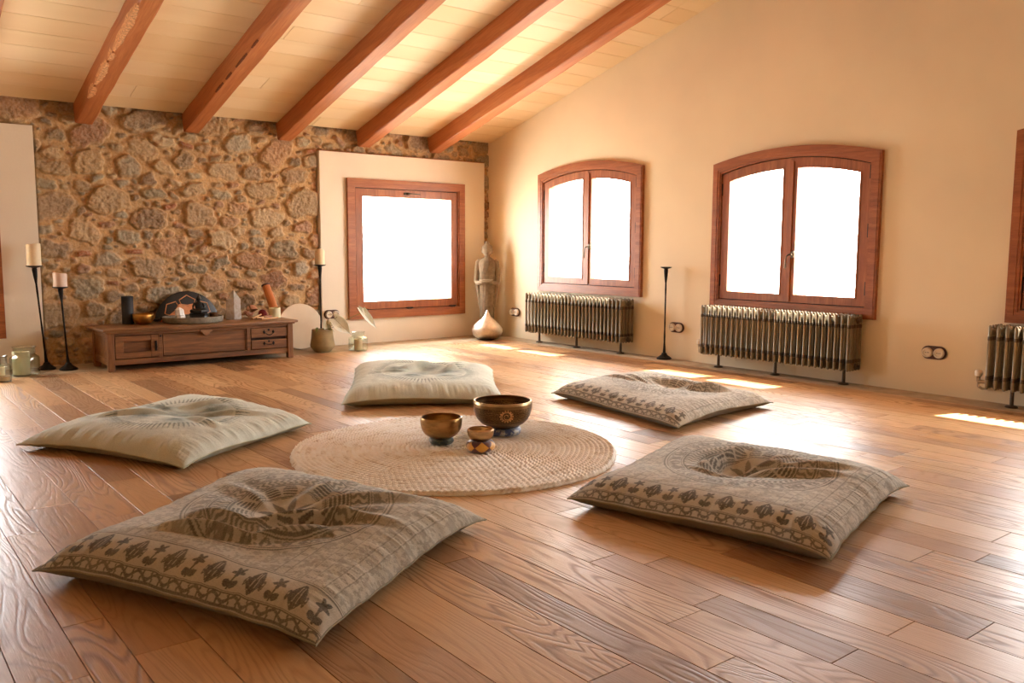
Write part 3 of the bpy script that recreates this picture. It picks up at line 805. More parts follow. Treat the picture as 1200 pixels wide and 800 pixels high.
# ------------------------------------------------------------------ braided round rug
def rug():
    RAD = .715; N = 33; pitch = RAD/N; sub = 6
    nr = N*sub; na = 900
    rad = np.linspace(.004, RAD, nr); th = np.linspace(0, 2*math.pi, na, endpoint=False)
    A, Rr = np.meshgrid(th, rad, indexing='ij')
    Rs = Rr+pitch*A/(2*math.pi)                     # one long braid coiled outward
    k = Rs/pitch; fr = np.mod(k, 1)-.5; row = np.floor(k)
    arcl = A*np.maximum(row, 1)*pitch
    ch = np.sin((arcl+.010*fbm(arcl*9, row*2.7, 13, 2))/.0125*math.pi+np.sign(fr)*np.abs(fr)*7.0+row*1.7)
    h = .0115+.0052*np.sqrt(np.clip(1-(fr*2)**2*.98, 0, 1))+.0040*ch*np.clip(1-(fr*2)**2, 0, 1)+.0016*fbm(A*60, Rr*60, 2)
    edge = sstep((RAD-Rr)/pitch, 0, .5); h = h*(.25+.75*edge)
    wob = 1+.006*np.sin(A*5+1)+.004*np.sin(A*9)+.003*np.sin(A*60)*(Rr/RAD)**6
    P = np.stack([Rr*wob*np.cos(A), Rr*wob*np.sin(A), h+.0008], -1)
    tone = .5+1.3*fbm(arcl*22, row*3.1, 7, 3)+.28*ch*(1-np.abs(fr))
    b0 = P[:, -1:, :].copy(); b0[..., 2] = 0.0006
    P = np.concatenate([P, b0], 1); tone = np.concatenate([tone, tone[:, -1:]], 1)
    me = grid_mesh('round_rug', P, wrap_u=True, flip=True, attrs={'tone': tone})
    m = NM('braided_jute'); a = m.attr('tone'); n = m.noise(m.coord(), 260, 4)
    c = m.ramp(a.outputs['Fac'], [(.0, (206, 188, 164)), (.35, (246, 238, 224)), (.9, (254, 250, 242))])
    m.col(m.mix(m.val(n, 0, .15, .4, .7), c, s2l((200, 166, 130)))); m.s(Roughness=.95, Specular_IOR_Level=.1); m.bump(n, .7, .002)
    o = link('round_rug', me, m.m, loc=(-3.22, -4.03, 0))
    o.rotation_euler = (0, 0, R(200))
    tag(o, 'round braided jute rug in the middle of the floor between the cushions', 'rug')
rug()

# ------------------------------------------------------------------ singing bowls
def brass(name, rgb, rough=.28, engr=None):
    m = NM(name); v = m.coord((1, 1, 3)); n = m.noise(v, 18, 5, .6); h = m.n('ShaderNodeTexVoronoi'); m.l(m.coord(), h.inputs['Vector']); h.inputs['Scale'].default_value = 70
    c = s2l(rgb); col = m.mix(m.val(n, 0, .8, .35, .7), c, tuple(x*.45 for x in c[:3])+(1,))
    if engr:   # bands of engraved strokes
        a = m.n('ShaderNodeTexCoord'); s = m.n('ShaderNodeSeparateXYZ'); m.l(a.outputs['Object'], s.inputs[0])
        ang_ = m.math('ARCTAN2', s.outputs[1], s.outputs[0]); cmb = m.n('ShaderNodeCombineXYZ')
        m.l(m.math('MULTIPLY', ang_, 14), cmb.inputs[0]); m.l(m.math('MULTIPLY', s.outputs[2], engr), cmb.inputs[1])
        t = m.noise(cmb.outputs[0], 2.2, 3, .7)
        rows = m.math('PINGPONG', m.math('MULTIPLY', s.outputs[2], engr), .5)
        band = m.math('MULTIPLY', m.val(rows, 0, 1, .06, .14), m.val(t, 0, 1, .44, .50))
        zz = m.math('MULTIPLY', m.val(s.outputs[2], 0, 1, .028, .032), m.val(s.outputs[2], 1, 0, .100, .103))
        mk = m.math('MULTIPLY', band, zz)
        col = m.mix(m.math('MULTIPLY', mk, .85), col, s2l((38, 28, 18)))
    m.col(col); m.s(Metallic=1.0); m.rough(m.val(n, rough+.12, rough-.05))
    m.bump(m.math('ADD', h.outputs['Distance'], n), .12, .002)
    return m.m
def bowl_prof(Rm, H, t=.004, base=.5, lip=.0):
    k = [(0, base), (.06, base+.10), (.16, base+.10+(.9-base)*.36), (.30, base+.10+(.9-base)*.66), (.46, base+.10+(.9-base)*.86), (.64, .985), (.80, 1.0), (.92, 1.0), (1.0, 1.0-lip/Rm)]
    out = []
    for (z0, r0), (z1, r1) in zip(k, k[1:]):
        for q in (0, .5): out.append((Rm*(r0+(r1-r0)*q), H*(z0+(z1-z0)*q)))
    out.append((Rm*k[-1][1], H))
    inn = [(max(.001, r-t), max(t, z)) for r, z in out][::-1]
    return [(0, 0)]+out+[(out[-1][0]-t*.5, H+.0012)]+[(inn[0][0], H)]+inn[1:-1]+[(0, t)]
def ring_cushion(loc, r, h, mat, label, cat='bowl cushion', patches=None):
    b = MB(); n = 96; k = 20; t = bmesh.new(); rings = []; tube_r = h/2; rc = r-h*.5
    for i in range(n):
        a = 2*math.pi*i/n; s = 1+.03*math.cos(a*8)
        rings.append([t.verts.new(((rc+math.cos(2*math.pi*j/k)*tube_r*1.0*s)*math.cos(a), (rc+math.cos(2*math.pi*j/k)*tube_r*s)*math.sin(a), tube_r+math.sin(2*math.pi*j/k)*tube_r)) for j in range(k)])
    for i in range(n):
        A, B = rings[i], rings[(i+1) % n]
        for j in range(k): t.faces.new((A[j], B[j], B[(j+1) % k], A[(j+1) % k]))
    b.join(t)
    b.lathe([(0, tube_r*.7), (rc, tube_r*.7), (rc, tube_r*1.2), (0, tube_r*1.2)], 48)
    o = b.build('bowl_cushion', mat, loc=loc); tag(o, label, cat); return o
def silk(name, a, b_, n=8, diamond=False, rough=.5):
    m = NM(name); c = m.n('ShaderNodeTexCoord'); s = m.n('ShaderNodeSeparateXYZ'); m.l(c.outputs['Object'], s.inputs[0])
    an = m.math('MULTIPLY', m.math('ARCTAN2', s.outputs[1], s.outputs[0]), n/(2*math.pi))
    if diamond:
        tri = m.math('PINGPONG', an, .5)   # 0..0.5
        zz = m.math('ABSOLUTE', m.math('SUBTRACT', m.math('DIVIDE', s.outputs[2], diamond), .5))
        f = m.val(m.math('ADD', m.math('MULTIPLY', tri, 2), m.math('MULTIPLY', zz, 1.7)), 0, 1, .94, .96)
    else:
        nn = m.noise(m.coord(), 45, 3, .6); f = m.val(nn, 0, 1, .50, .54)
    m.col(m.mix(f, s2l(a), s2l(b_))); m.s(Roughness=rough, Sheen_Weight=.4)
    m.bump(m.noise(m.coord(), 300, 3), .3, .001); return m.m

Z0 = .0225
B1 = brass('aged_bronze', (176, 136, 84)); B2 = brass('engraved_bronze', (150, 116, 76), .32, 120.0); B3 = brass('pale_bronze', (206, 172, 126), .32)
# medium bowl on a dark green cushion
ring_cushion((-3.245, -3.955, Z0), .056, .030, silk('dark_green_silk', (30, 36, 24), (74, 72, 40)), 'dark green ring cushion under the plain bronze bowl on the rug')
o = MB().lathe(bowl_prof(.094, .092, .004, .52, .002), 64).build('singing_bowl', B1, loc=(-3.245, -3.955, Z0+.0285))
tag(o, 'plain bronze singing bowl, middle-sized, left one of the three on the rug', 'singing bowl', 'singing bowls on the rug')
# large engraved bowl on a blue cushion
ring_cushion((-2.905, -3.965, Z0), .088, .036, silk('blue_brocade', (40, 44, 84), (150, 140, 124)), 'blue patterned ring cushion under the large engraved bowl')
o = MB().lathe(bowl_prof(.138, .125, .005, .50, .004), 80).build('singing_bowl', B2, loc=(-2.905, -3.965, Z0+.0365))
tag(o, 'large engraved bronze singing bowl with a spiral emblem, biggest of the three on the rug', 'singing bowl', 'singing bowls on the rug')
# spiral emblem and scalloped ring on its front
def on_bowl(u, v, az=-2.09, zc=.070):
    u *= 1.35; v *= 1.35; z = zc+v; r = float(np.interp(z, [p_[1] for p_ in BP], [p_[0] for p_ in BP]))+.0006
    an = az+u/r
    return (r*math.cos(an), r*math.sin(an), z)
BP = [p_ for p_ in bowl_prof(.138, .125, .005, .50, .004)[1:18]]
em = MB(); pts = []
for i in range(46):
    t_ = i/45*4.4*math.pi/2; q = .004+.0105*(t_/(4.4*math.pi/2)); pts.append(on_bowl(q*math.cos(t_), q*math.sin(t_)))
em.tube(pts, [.0012+.0010*i/45 for i in range(46)], 6)
for i in range(14):
    a = 2*math.pi*i/14; em.lathe([(0, -.0008), (.0042, -.0006), (.0042, .0010), (0, .0014)], 8, on_bowl(.0215*math.cos(a), .0195*math.sin(a)), rot=(R(90), 0, -2.115+R(90)))
em.tube([on_bowl(.0165*math.cos(2*math.pi*i/36), .0155*math.sin(2*math.pi*i/36)) for i in range(36)], .0022, 6, closed=True)
em.build('spiral_emblem', brass('polished_copper_brass', (214, 160, 104), .35), o)
rim = MB().lathe([(.1365, .1145), (.1392, .1155), (.1365, .1262), (.1330, .1268), (.1325, .122)], 80, loop=True); rim.build('rim', B3, o)
# small bowl on a yellow and purple cushion
ring_cushion((-3.188, -4.175, Z0), .063, .046, silk('patchwork_silk', (222, 160, 52), (92, 40, 40), 6, .046), 'yellow and maroon patchwork ring cushion under the smallest bowl')
o = MB().lathe(bowl_prof(.058, .050, .0035, .55, .004), 56).build('singing_bowl', B3, loc=(-3.188, -4.175, Z0+.0465))
tag(o, 'small pale bronze singing bowl on the yellow patchwork cushion, front of the three', 'singing bowl', 'singing bowls on the rug')

# ------------------------------------------------------------------ radiators
M['rad'] = mat_plain('lacquered_steel', (128, 116, 94), .42, .35, .12, 25, 0, .001)
M['rad_dark'] = mat_plain('weld_band', (84, 72, 58), .45, .4, .2, 40, .1, .001)
M['white_plastic'] = mat_plain('white_plastic', (232, 222, 204), .4, 0, .03, 20, 0)
M['chrome'] = mat_plain('dull_chrome', (190, 178, 160), .3, .95)
def section_mesh():
    b = MB(); 
    for i in range(5):
        x = -.042-.0345*i; y = 0
        b.lathe([(.0, .097), (.006, .098), (.0098, .104), (.0108, .112), (.0108, .153), (.0117, .155), (.0117, .173), (.0104, .175), (.0104, .380), (.0117, .382), (.0117, .400), (.0108, .402), (.0108, .448), (.0092, .462), (.005, .468), (0, .469)], 12, (x, y, 0))
    for z in (.128, .432): b.box((-.111, 0, z), (.15, .019, .046), .007, seg=2)
    for z in (.128, .432):
        for x in (-.076,): b.lathe([(.021, -.0235), (.021, .0235)], 14, (x-.035, 0, z), (R(90), 0, 0))
    return b.mesh('section')
SECM = section_mesh()
for p_ in SECM.polygons:
    if any(a_ < p_.center.z < b_ for a_, b_ in ((.1535, .1745), (.3805, .4015))) and p_.area < .0004: p_.material_index = 1
def radiator(y0, n, label, valve_far=True):
    root = empty('column_radiator', (0, y0, 0), label=label, cat='radiator', group='column radiators')
    p = .0462
    for i in range(n):
        link('section', SECM, [M['rad'], M['rad_dark']], root, (0, -p*(i+.3), 0))
    L = p*n
    for q in (.10, .5, .925):
        f = MB(); f.lathe([(.0, 0), (.034, 0), (.034, .004), (.028, .010), (.014, .012), (.011, .016), (.010, .100), (.016, .104), (0, .105)], 20, (-.111, -L*q, .001)); f.build('foot', M['rad_dark'], root)
    for z in (.128, .432):
        f = MB(); f.lathe([(.020, 0), (.024, .003), (.024, .010), (.014, .016), (.014, .026), (0, .027)], 6, (-.111, -L+.016, z), (R(90), 0, 0)); f.build('end_plug', M['rad_dark'], root)
    f = MB(); f.tube([(-.111, .01, .128), (-.111, .045, .128), (-.111, .062, .128)], [.011, .011, .014], 12); f.tube([(-.111, .062, .128), (-.111, .064, .15), (-.111, .064, .158)], [.011, .011, .014], 12)
    f.tube([(-.111, .062, .128), (-.111, .062, .10), (-.06, .062, .08), (.0, .062, .075)], .008, 10)
    v = f.build('valve', M['chrome'], root)
    f = MB(); f.lathe([(.014, 0), (.019, .004), (.021, .02), (.019, .032), (.012, .038), (0, .039)], 18, (-.111, .064, .158)); f.build('valve_knob', M['white_plastic'], v)
    return root
radiator(-.800, 28, 'grey-brown column radiator nearest the corner, under the smaller-looking arched window')
radiator(-2.905, 27, 'grey-brown column radiator under the middle arched window, between two floor sockets')
radiator(-4.975, 27, 'column radiator cut off by the right edge, only its first tubes and valve showing')

# ------------------------------------------------------------------ sockets on wooden back plates
M['plate'] = mat_wood('walnut_plate', (60, 34, 22), (78, 44, 30), (96, 56, 38), 'Z', .35, 2)
def socket(loc, face, label):
    root = empty('wall_socket', loc, label=label, cat='socket', group='wall sockets'); root.rotation_euler = (0, 0, 0 if face == 'X' else R(90))
    # local: plate faces -x, long side along y
    n = 16; r = .041; h = .036; out = [(h+r*math.cos(a), r*math.sin(a)) for a in np.linspace(-math.pi/2, math.pi/2, n)]+[(-h-r*math.cos(a), -r*math.sin(a)) for a in np.linspace(-math.pi/2, math.pi/2, n)]
    b = MB(); b.prism(out, 'X', -.014, 0, .003); b.build('back_plate', M['plate'], root)
    for s in (-1, 1):
        b = MB(); b.lathe([(0, 0), (.031, 0), (.031, .014), (.029, .020), (.024, .022), (.021, .0215), (.0205, .012), (0, .012)], 28, (-.014, s*h, 0), (0, R(-90), 0))
        f = b.build('socket_insert', M['white_plastic'], root)
        b = MB()
        for q in (-.0095, .0095): b.lathe([(0, 0), (.0028, 0), (.0028, .0012), (0, .0012)], 10, (-.0262, s*h+q, 0), (0, R(-90), 0))
        b.box((-.0268, s*h, 0), (.001, .004, .004)); b.build('pin_hole', M['iron'], f)
    return root
socket((-.002, -.43, .254), 'X', 'double wall socket on a dark plate, beside the stone statue in the corner')
socket((-.002, -2.52, .258), 'X', 'double wall socket on a dark plate, behind the empty iron candle stand')
socket((-.002, -4.597, .258), 'X', 'double wall socket alone on the wall at the right, beyond the radiators')
socket((-1.80, -.002, .285), 'Y', 'double wall socket under the square window, behind the plant leaves')

# ------------------------------------------------------------------ candle stands and candles
def stand(x, y, H, dish=.055, foot=.056, lean=(0, 0), label=''):
    root = empty('candle_stand', (x, y, 0), label=label, cat='candle stand', group='wrought iron candle stands')
    lx, ly = lean
    b = MB(); b.lathe([(0, .0), (foot, .0), (foot, .008), (foot*.8, .018), (foot*.45, .032), (.018, .05), (0, .051)], 32, (0, 0, .0005)); b.build('foot', M['iron'], root)
    b = MB(); pts = []; rs = []
    for i in range(14):
        q = i/13; pts.append((lx*q, ly*q, .03+(H-.05)*q)); rs.append(.0085-.0025*math.sin(q*math.pi)+(.010*max(0, q-.85)/.15)+(.006*max(0, .12-q)/.12)+.0008*math.sin(i*9))
    b.tube(pts, rs, 12); b.build('pole', M['iron'], root)
    b = MB(); b.lathe([(0, -.022), (.014, -.022), (.018, -.010), (dish*.8, -.005), (dish, .001), (dish, .005), (dish*.9, .004), (0, .0)], 32, (lx, ly, H)); b.build('dish', M['iron'], root)
    return root
def candle(loc, r, h, mat, label, melt=.0, seed=1, spike=False):
    rnd = random.Random(seed); b = MB(); n = 40
    def fn(c):
        a = math.atan2(c.y, c.x); z = c.z
        if z > h*.8 and math.hypot(c.x, c.y) > r*.5:
            z += melt*(math.sin(a*1.0+seed)+.4*math.sin(2*a+seed*2)+(.9*max(0, math.cos(a-seed))**6 if spike else 0))
        return (c.x*(1+.01*math.sin(3*a)), c.y, z)
    b.lathe([(0, 0), (r*.985, 0), (r, .003), (r, h*.3), (r, h*.6), (r, h-.006), (r*.97, h-.001), (r*.90, h), (r*.82, h-.006), (r*.5, h-.012-melt), (0, h-.013-melt)], n, fn=fn)
    o = b.build('pillar_candle', mat, loc=loc)
    b = MB(); b.tube([(0, 0, h-.016-melt), (.001, 0, h-.004-melt*.5), (.003, .001, h+.002-melt*.5)], [.0016, .0014, .001], 6); b.build('wick', M['wick'], o)
    return tag(o, label, 'candle')
stand(-4.150, -.150, .748, .055, .060, (-.045, .0), 'tall wrought iron candle stand, leaning slightly, left of the chest')
candle((-4.195, -.150, .749), .047, .158, M['wax'], 'tall cream pillar candle on the leaning stand at the far left', .004, 2)
stand(-4.030, -.265, .598, .053, .062, (-.025, 0), 'shorter wrought iron candle stand with a dark foot, next to the chest')
candle((-4.055, -.265, .599), .046, .098, M['wax_pink'], 'short pinkish pillar candle on the lower of the two left stands', .008, 4)
stand(-2.0, -.20, .735, .052, .055, (.0, 0), 'thin iron candle stand behind the clay plant pot')
candle((-2.0, -.20, .736), .042, .125, M['wax'], 'partly melted candle with a pointed rim, on the stand behind the plant pot', .014, 3.0, spike=True)
stand(-.075, -2.455, .74, .045, .060, (0, 0), 'empty iron candle stand against the wall between the two radiators')

# ------------------------------------------------------------------ jars
def jar(x, y, r, h, neck, label, nr=.82, foot=.0):
    prof = [(0, .0005), (r*.94, .0005), (r, .008), (r, h*neck), (r*.97, h*(neck+.06)), (r*nr, h*(neck+.14)), (r*nr, h*.96), (r*nr+.006, h*.975), (r*nr+.006, h)]
    inn = [(max(.001, a-.004), max(.006, z)) for a, z in prof[::-1]]
    b = MB(); b.lathe(prof+[(inn[0][0], h)]+inn[1:-1]+[(0, .006)], 48)
    o = b.build('glass_jar', M['jar_glass'], loc=(x, y, 0)); return tag(o, label, 'jar', 'glass jars')
jar(-4.325, -.375, .094, .20, .58, 'wide clear glass jar holding a tall pale candle, right one of the left jars', .74)
candle((-4.345, -.372, .0065), .054, .158, M['wax_green'], 'tall pale green candle inside the wide glass jar on the floor', .002, 5)
jar(-4.50, -.60, .062, .17, .56, 'small glass jar with sand and a candle at the bottom left edge', .62)
b = MB().lathe([(0, 0), (.054, 0), (.0545, .028), (.03, .034), (0, .031)], 40, fn=lambda c: (c.x, c.y, c.z+(.003*math.sin(c.x*90)*math.cos(c.y*80) if c.z > .01 else 0)))
tag(b.build('sand_bed', M['sand'], loc=(-4.50, -.60, .0065)), 'sand filling the bottom of the small glass jar', 'sand')
candle((-4.505, -.605, .040), .028, .060, M['wax'], 'small cream candle standing in sand inside the small jar', .002, 6)
jar(-4.545, -.30, .088, .205, .60, 'wide glass jar at the left edge, behind the small sand jar', .80)
jar(-1.785, -.47, .084, .165, .62, 'clear glass jar with a cream candle, beside the plant under the square window', .66)
candle((-1.785, -.47, .0065), .036, .092, M['wax'], 'cream candle inside the glass jar beside the plant', .002, 7)

# ------------------------------------------------------------------ pot with trailing leaves
M['clay'] = mat_plain('olive_clay', (148, 132, 96), .8, 0, .14, 14, .3, .003)
M['soil'] = mat_plain('soil', (58, 42, 28), .95, 0, .3, 120, .8, .005)
M['stem'] = mat_plain('green_stem', (118, 126, 72), .6)
M['leaf'] = mat_plain('silvery_leaf', (226, 236, 226), .55, 0, .10, 22, .2, .002)
M['leaf_green'] = mat_plain('green_leaf', (112, 128, 62), .5, 0, .2, 22, .2, .002)
root = empty('potted_plant', (-2.075, -.375, 0), label='plant with silvery hanging leaves in an olive clay pot, under the square window', cat='plant')
b = MB(); b.lathe([(0, .0), (.060, .0), (.070, .005), (.102, .045), (.104, .060), (.094, .12), (.088, .19), (.086, .194), (.080, .194), (.080, .17), (0, .168)], 48, (0, 0, .0005)); b.build('pot', M['clay'], root)
b = MB(); b.lathe([(0, .170), (.079, .168), (.079, .172), (.04, .178), (0, .176)], 30); b.build('soil', M['soil'], root)
def leaf_mesh(L, W, curl, fold, n=14, m=9, heart=.25):
    P = np.zeros((n, m, 3))
    for i in range(n):
        t = i/(n-1); w = W*math.sin(min(1, t*1.0+heart*.5)*math.pi)**.7*(1-t**3*.55) if t < 1 else .001
        w = max(w, .001)
        for j in range(m):
            s = j/(m-1)*2-1
            back = -heart*L*abs(s)*max(0, 1-t*4)*.6
            P[i, j] = (t*L+back, s*w, -curl*L*t*t+fold*abs(s)**1.5*w+.05*w*math.sin(t*9+s*2))
    P2 = P.copy(); P2[..., 2] -= .0012
    return P, P2
def leaf(par, loc, rot, L, W, curl=.3, fold=.35, mat=None, heart=.25):
    P, P2 = leaf_mesh(L, W, curl, fold, heart=heart)
    n, m = P.shape[:2]; Q = np.concatenate([P, P2[:, ::-1]], 1); Q = np.concatenate([Q, Q[:, :1]], 1)
    me = grid_mesh('leaf', Q); o = link('leaf', me, mat or M['leaf'], par, loc, rot)
    b = MB(); b.tube([tuple(P[i, m//2]+np.array([0, 0, .0004])) for i in range(n)], [.0013*(1-i/n*.7) for i in range(n)], 5); b.build('leaf_vein', M['stem'], o)
    return o
def mat_dir(d, up=(0, 0, 1)):
    d = Vector(d).normalized(); u = Vector(up); y = u.cross(d).normalized(); z = d.cross(y)
    return Matrix((d, y, z)).transposed().to_euler()
# camera-right is (+.78,-.62), toward camera (-.62,-.78)
stems = [([(0, 0, .17), (.03, -.02, .205), (.09, -.05, .235), (.17, -.10, .27), (.25, -.15, .315), (.305, -.19, .335)], .0032),
         ([(0, 0, .17), (.02, -.02, .21), (.06, -.045, .255), (.105, -.075, .300)], .003),
         ([(.01, -.01, .17), (.01, -.02, .21), (.03, -.03, .25), (.035, -.035, .275)], .003),
         ([(-.03, .0, .17), (-.045, -.01, .20), (-.06, -.03, .215)], .0022),
         ([(.02, -.03, .17), (.05, -.05, .205), (.08, -.06, .215)], .0022)]
for pts, r_ in stems: MB().tube(pts, [r_*(1-.4*i/len(pts)) for i in range(len(pts))], 7).build('stem', M['stem'], root)
leaf(root, (.265, -.165, .375), mat_dir((.45, -.33, -.62), (-.35, -.75, .55)), .235, .036, .10, .5, heart=.1)
leaf(root, (.300, -.185, .372), mat_dir((.15, -.12, -.45), (-.5, -.6, .6)), .10, .024, .1, .4, heart=.15)
leaf(root, (.085, -.060, .285), mat_dir((.52, -.40, -.62), (-.62, -.60, .5)), .205, .062, .15, .3)
leaf(root, (.030, -.030, .262), mat_dir((.10, -.10, -.85), (-.62, -.70, .2)), .130, .034, .08, .5)
leaf(root, (.035, -.035, .235), mat_dir((.5, -.2, .15), (-.3, -.3, .9)), .075, .018, .5, .3, M['leaf_green'])
leaf(root, (.01, -.05, .195), mat_dir((.5, -.6, .2), (0, 0, 1)), .07, .016, .5, .3, M['leaf_green'])
leaf(root, (-.06, -.03, .21), mat_dir((-.4, -.5, -.2), (0, 0, 1)), .05, .012, .5, .3, M['leaf_green'])
leaf(root, (.075, -.06, .212), mat_dir((.5, -.4, .25), (0, 0, 1)), .06, .014, .5, .3, M['leaf_green'])

# ------------------------------------------------------------------ frame drum leaning on the wall
M['skin'] = mat_plain('drum_skin', (236, 222, 198), .6, 0, .05, 5, .1, .002)
M['pale_wood'] = mat_wood('pale_drum_hoop', (178, 128, 84), (200, 150, 104), (218, 172, 126), 'X', .5)
root = empty('frame_drum', (-2.155, -.105, 0), label='round pale frame drum leaning on the wall between the chest and the pot', cat='drum')
RD = .196
tilt = R(-9)
def dr(b_, nm, mt):
    o = b_.build(nm, mt, root, (0, 0, 0)); o.rotation_euler = (R(90)+tilt, 0, R(-6)); o.location = (0, 0, RD*math.cos(tilt)+.008); return o
dr(MB().lathe([(RD-.008, -.022), (RD, -.022), (RD, .020), (RD-.004, .022), (RD-.008, .020)], 72, loop=True), 'hoop', M['pale_wood'])
dr(MB().lathe([(0, .0225), (RD-.002, .0225), (RD+.0015, .019), (RD+.0015, .008), (RD-.001, .008), (0, .019)], 72), 'drum_skin', M['skin'])

# ------------------------------------------------------------------ statue and drop-shaped vase in the corner
M['stone_grey'] = mat_plain('grey_carved_stone', (140, 122, 98), .9, 0, .2, 35, .5, .004)
M['stone_rim'] = mat_plain('worn_stone', (176, 158, 132), .9, 0, .15, 60, .4, .003)
def loft(secs, n=36, crease=0.0, fr=9):
    # secs: (z, cx, cy, rx, ry)
    t = bmesh.new(); rings = []
    for z, cx, cy, rx, ry in secs:
        rings.append([t.verts.new((cx+rx*math.cos(2*math.pi*i/n)*(1+crease*math.sin(fr*2*math.pi*i/n+z*14)), cy+ry*math.sin(2*math.pi*i/n)*(1+crease*math.sin(fr*2*math.pi*i/n+z*14)), z)) for i in range(n)])
    for A, B in zip(rings, rings[1:]):
        for i in range(n): t.faces.new((A[i], A[(i+1) % n], B[(i+1) % n], B[i]))
    t.faces.new(rings[0][::-1]); t.faces.new(rings[-1]); return t
st = empty('stone_statue', (-.205, -.225, 0), R(-42), label='grey stone standing figure holding a shallow bowl, in the room corner', cat='statue')
# local: faces -y
b = MB()
b.join(loft([(0.0, 0, 0, .088, .075), (.045, 0, 0, .088, .075), (.055, 0, 0, .080, .066)]))
b.join(loft([(.05, 0, 0, .062, .050), (.10, 0, 0, .066, .052), (.25, 0, 0, .073, .056), (.40, 0, 0, .080, .058), (.50, 0, 0, .084, .058), (.56, 0, 0, .077, .054), (.62, 0, 0, .074, .052), (.68, 0, 0, .082, .055), (.735, 0, .002, .100, .052), (.765, 0, .004, .082, .045), (.785, 0, .006, .050, .036), (.80, 0, .006, .029, .029), (.83, 0, .004, .025, .026)], 48, .022, 11))
# arms: shoulder, elbow, wrist meeting in front
for s in (-1, 1):
    b.tube([(s*.070, .004, .765), (s*.088, .004, .744), (s*.098, .010, .68), (s*.105, .010, .61), (s*.104, -.008, .558), (s*.090, -.045, .540), (s*.066, -.080, .545), (s*.040, -.095, .552)], [.026, .030, .028, .025, .026, .022, .018, .014], 14)
    for k_ in range(4): b.tube([(s*(.050-.010*k_), -.090-.002*k_, .548), (s*(.034-.008*k_), -.110, .545), (s*(.020-.005*k_), -.112, .548)], [.006, .0055, .004], 7)
body = b.build('robed_body', M['stone_grey'], st)
# robe folds: a diagonal hem over the shoulder, folds down the skirt, sleeves hanging from the arms
b = MB()
for k_ in range(6):
    pts = []
    for i in range(12):
        q = i/11; z = .765-.20*q; x = .055-(.115-.012*k_)*q-.010*k_; rx, ry = .084+.006*math.sin(q*3), .054
        x = max(-.075, x); y = -ry*math.sqrt(max(0, 1-(x/rx)**2))-.001; pts.append((x, y, z+.012*k_))
    b.tube(pts, .0028, 6)
for k_ in range(7):
    a0 = R(-150+20*k_); pts = [(.08*math.cos(a0+.25*q)*(.78+.22*q+.05*math.sin(q*3)), .058*math.sin(a0+.25*q)*(.85+.18*q), .07+.45*q) for q in np.linspace(0, 1, 12)]
    b.tube(pts, .003, 6)
b.build('robe_folds', M['stone_grey'], body)
b = MB()
for s in (-1, 1): b.join(loft([(.30, s*.072, -.004, .012, .016), (.42, s*.080, -.004, .018, .024), (.53, s*.094, -.004, .021, .030), (.575, s*.100, .0, .018, .022)], 16))
b.build('sleeves', M['stone_grey'], st)
b = MB(); b.join(loft([(.812, 0, -.004, .022, .024), (.820, 0, -.006, .034, .038), (.836, 0, -.004, .045, .047), (.860, 0, -.002, .050, .050), (.885, 0, .0, .049, .050), (.905, 0, .002, .040, .044), (.918, 0, .004, .027, .030), (.926, 0, .005, .018, .02)], 36))
# nose, brows, lips, ears
b.join(loft([(.852, 0, -.053, .0075, .006), (.857, 0, -.055, .008, .007), (.872, 0, -.050, .005, .005), (.880, 0, -.047, .004, .004)], 12))
for s in (-1, 1):
    b.tube([(s*.004, -.050, .880), (s*.018, -.048, .886), (s*.031, -.038, .880)], [.002, .0026, .002], 6)
    b.tube([(s*.009, -.049, .872), (s*.018, -.048, .8695), (s*.027, -.042, .872)], [.0016, .0032, .0016], 6)
    b.tube([(s*.046, .0, .884), (s*.050, .0, .868), (s*.049, .0, .848), (s*.046, -.002, .832)], [.005, .007, .0055, .007], 8)
b.tube([(-.013, -.047, .842), (0, -.051, .8425), (.013, -.047, .842)], [.0015, .0035, .0015], 6)
head = b.build('head', M['stone_grey'], st)
b = MB(); b.join(loft([(.884, 0, .006, .052, .051), (.900, 0, .006, .050, .050), (.915, 0, .007, .038, .040), (.925, 0, .008, .026, .028), (.930, 0, .008, .0215, .022), (.942, 0, .008, .019, .019), (.952, 0, .008, .010, .010), (.960, 0, .008, .002, .002)], 40, .018, 20))
b.build('hair', M['stone_grey'], head)
b = MB(); b.lathe([(0, 0), (.045, .0), (.066, .014), (.071, .024), (.066, .024), (.045, .010), (0, .008)], 36, (0, -.122, .556)); b.build('offering_bowl', M['stone_rim'], st)

M['silver'] = mat_plain('brushed_silver_copper', (214, 200, 182), .42, .9, .12, 50, .25, .002)
o = MB().lathe([(0, 0), (.07, 0), (.105, .008), (.135, .036), (.149, .070), (.146, .100), (.128, .134), (.094, .168), (.060, .194), (.036, .218), (.020, .246), (.012, .268), (.005, .279), (0, .281)], 56).build('drop_lantern', M['silver'], loc=(-.345, -.415, .007))
MB().lathe([(0, 0), (.07, 0), (.072, .004), (.06, .009), (0, .009)], 40, (0, 0, -.0065)).build('base_ring', M['iron'], o)
tag(o, 'metallic drop-shaped ornament with a pointed tip, on the floor before the statue', 'ornament')

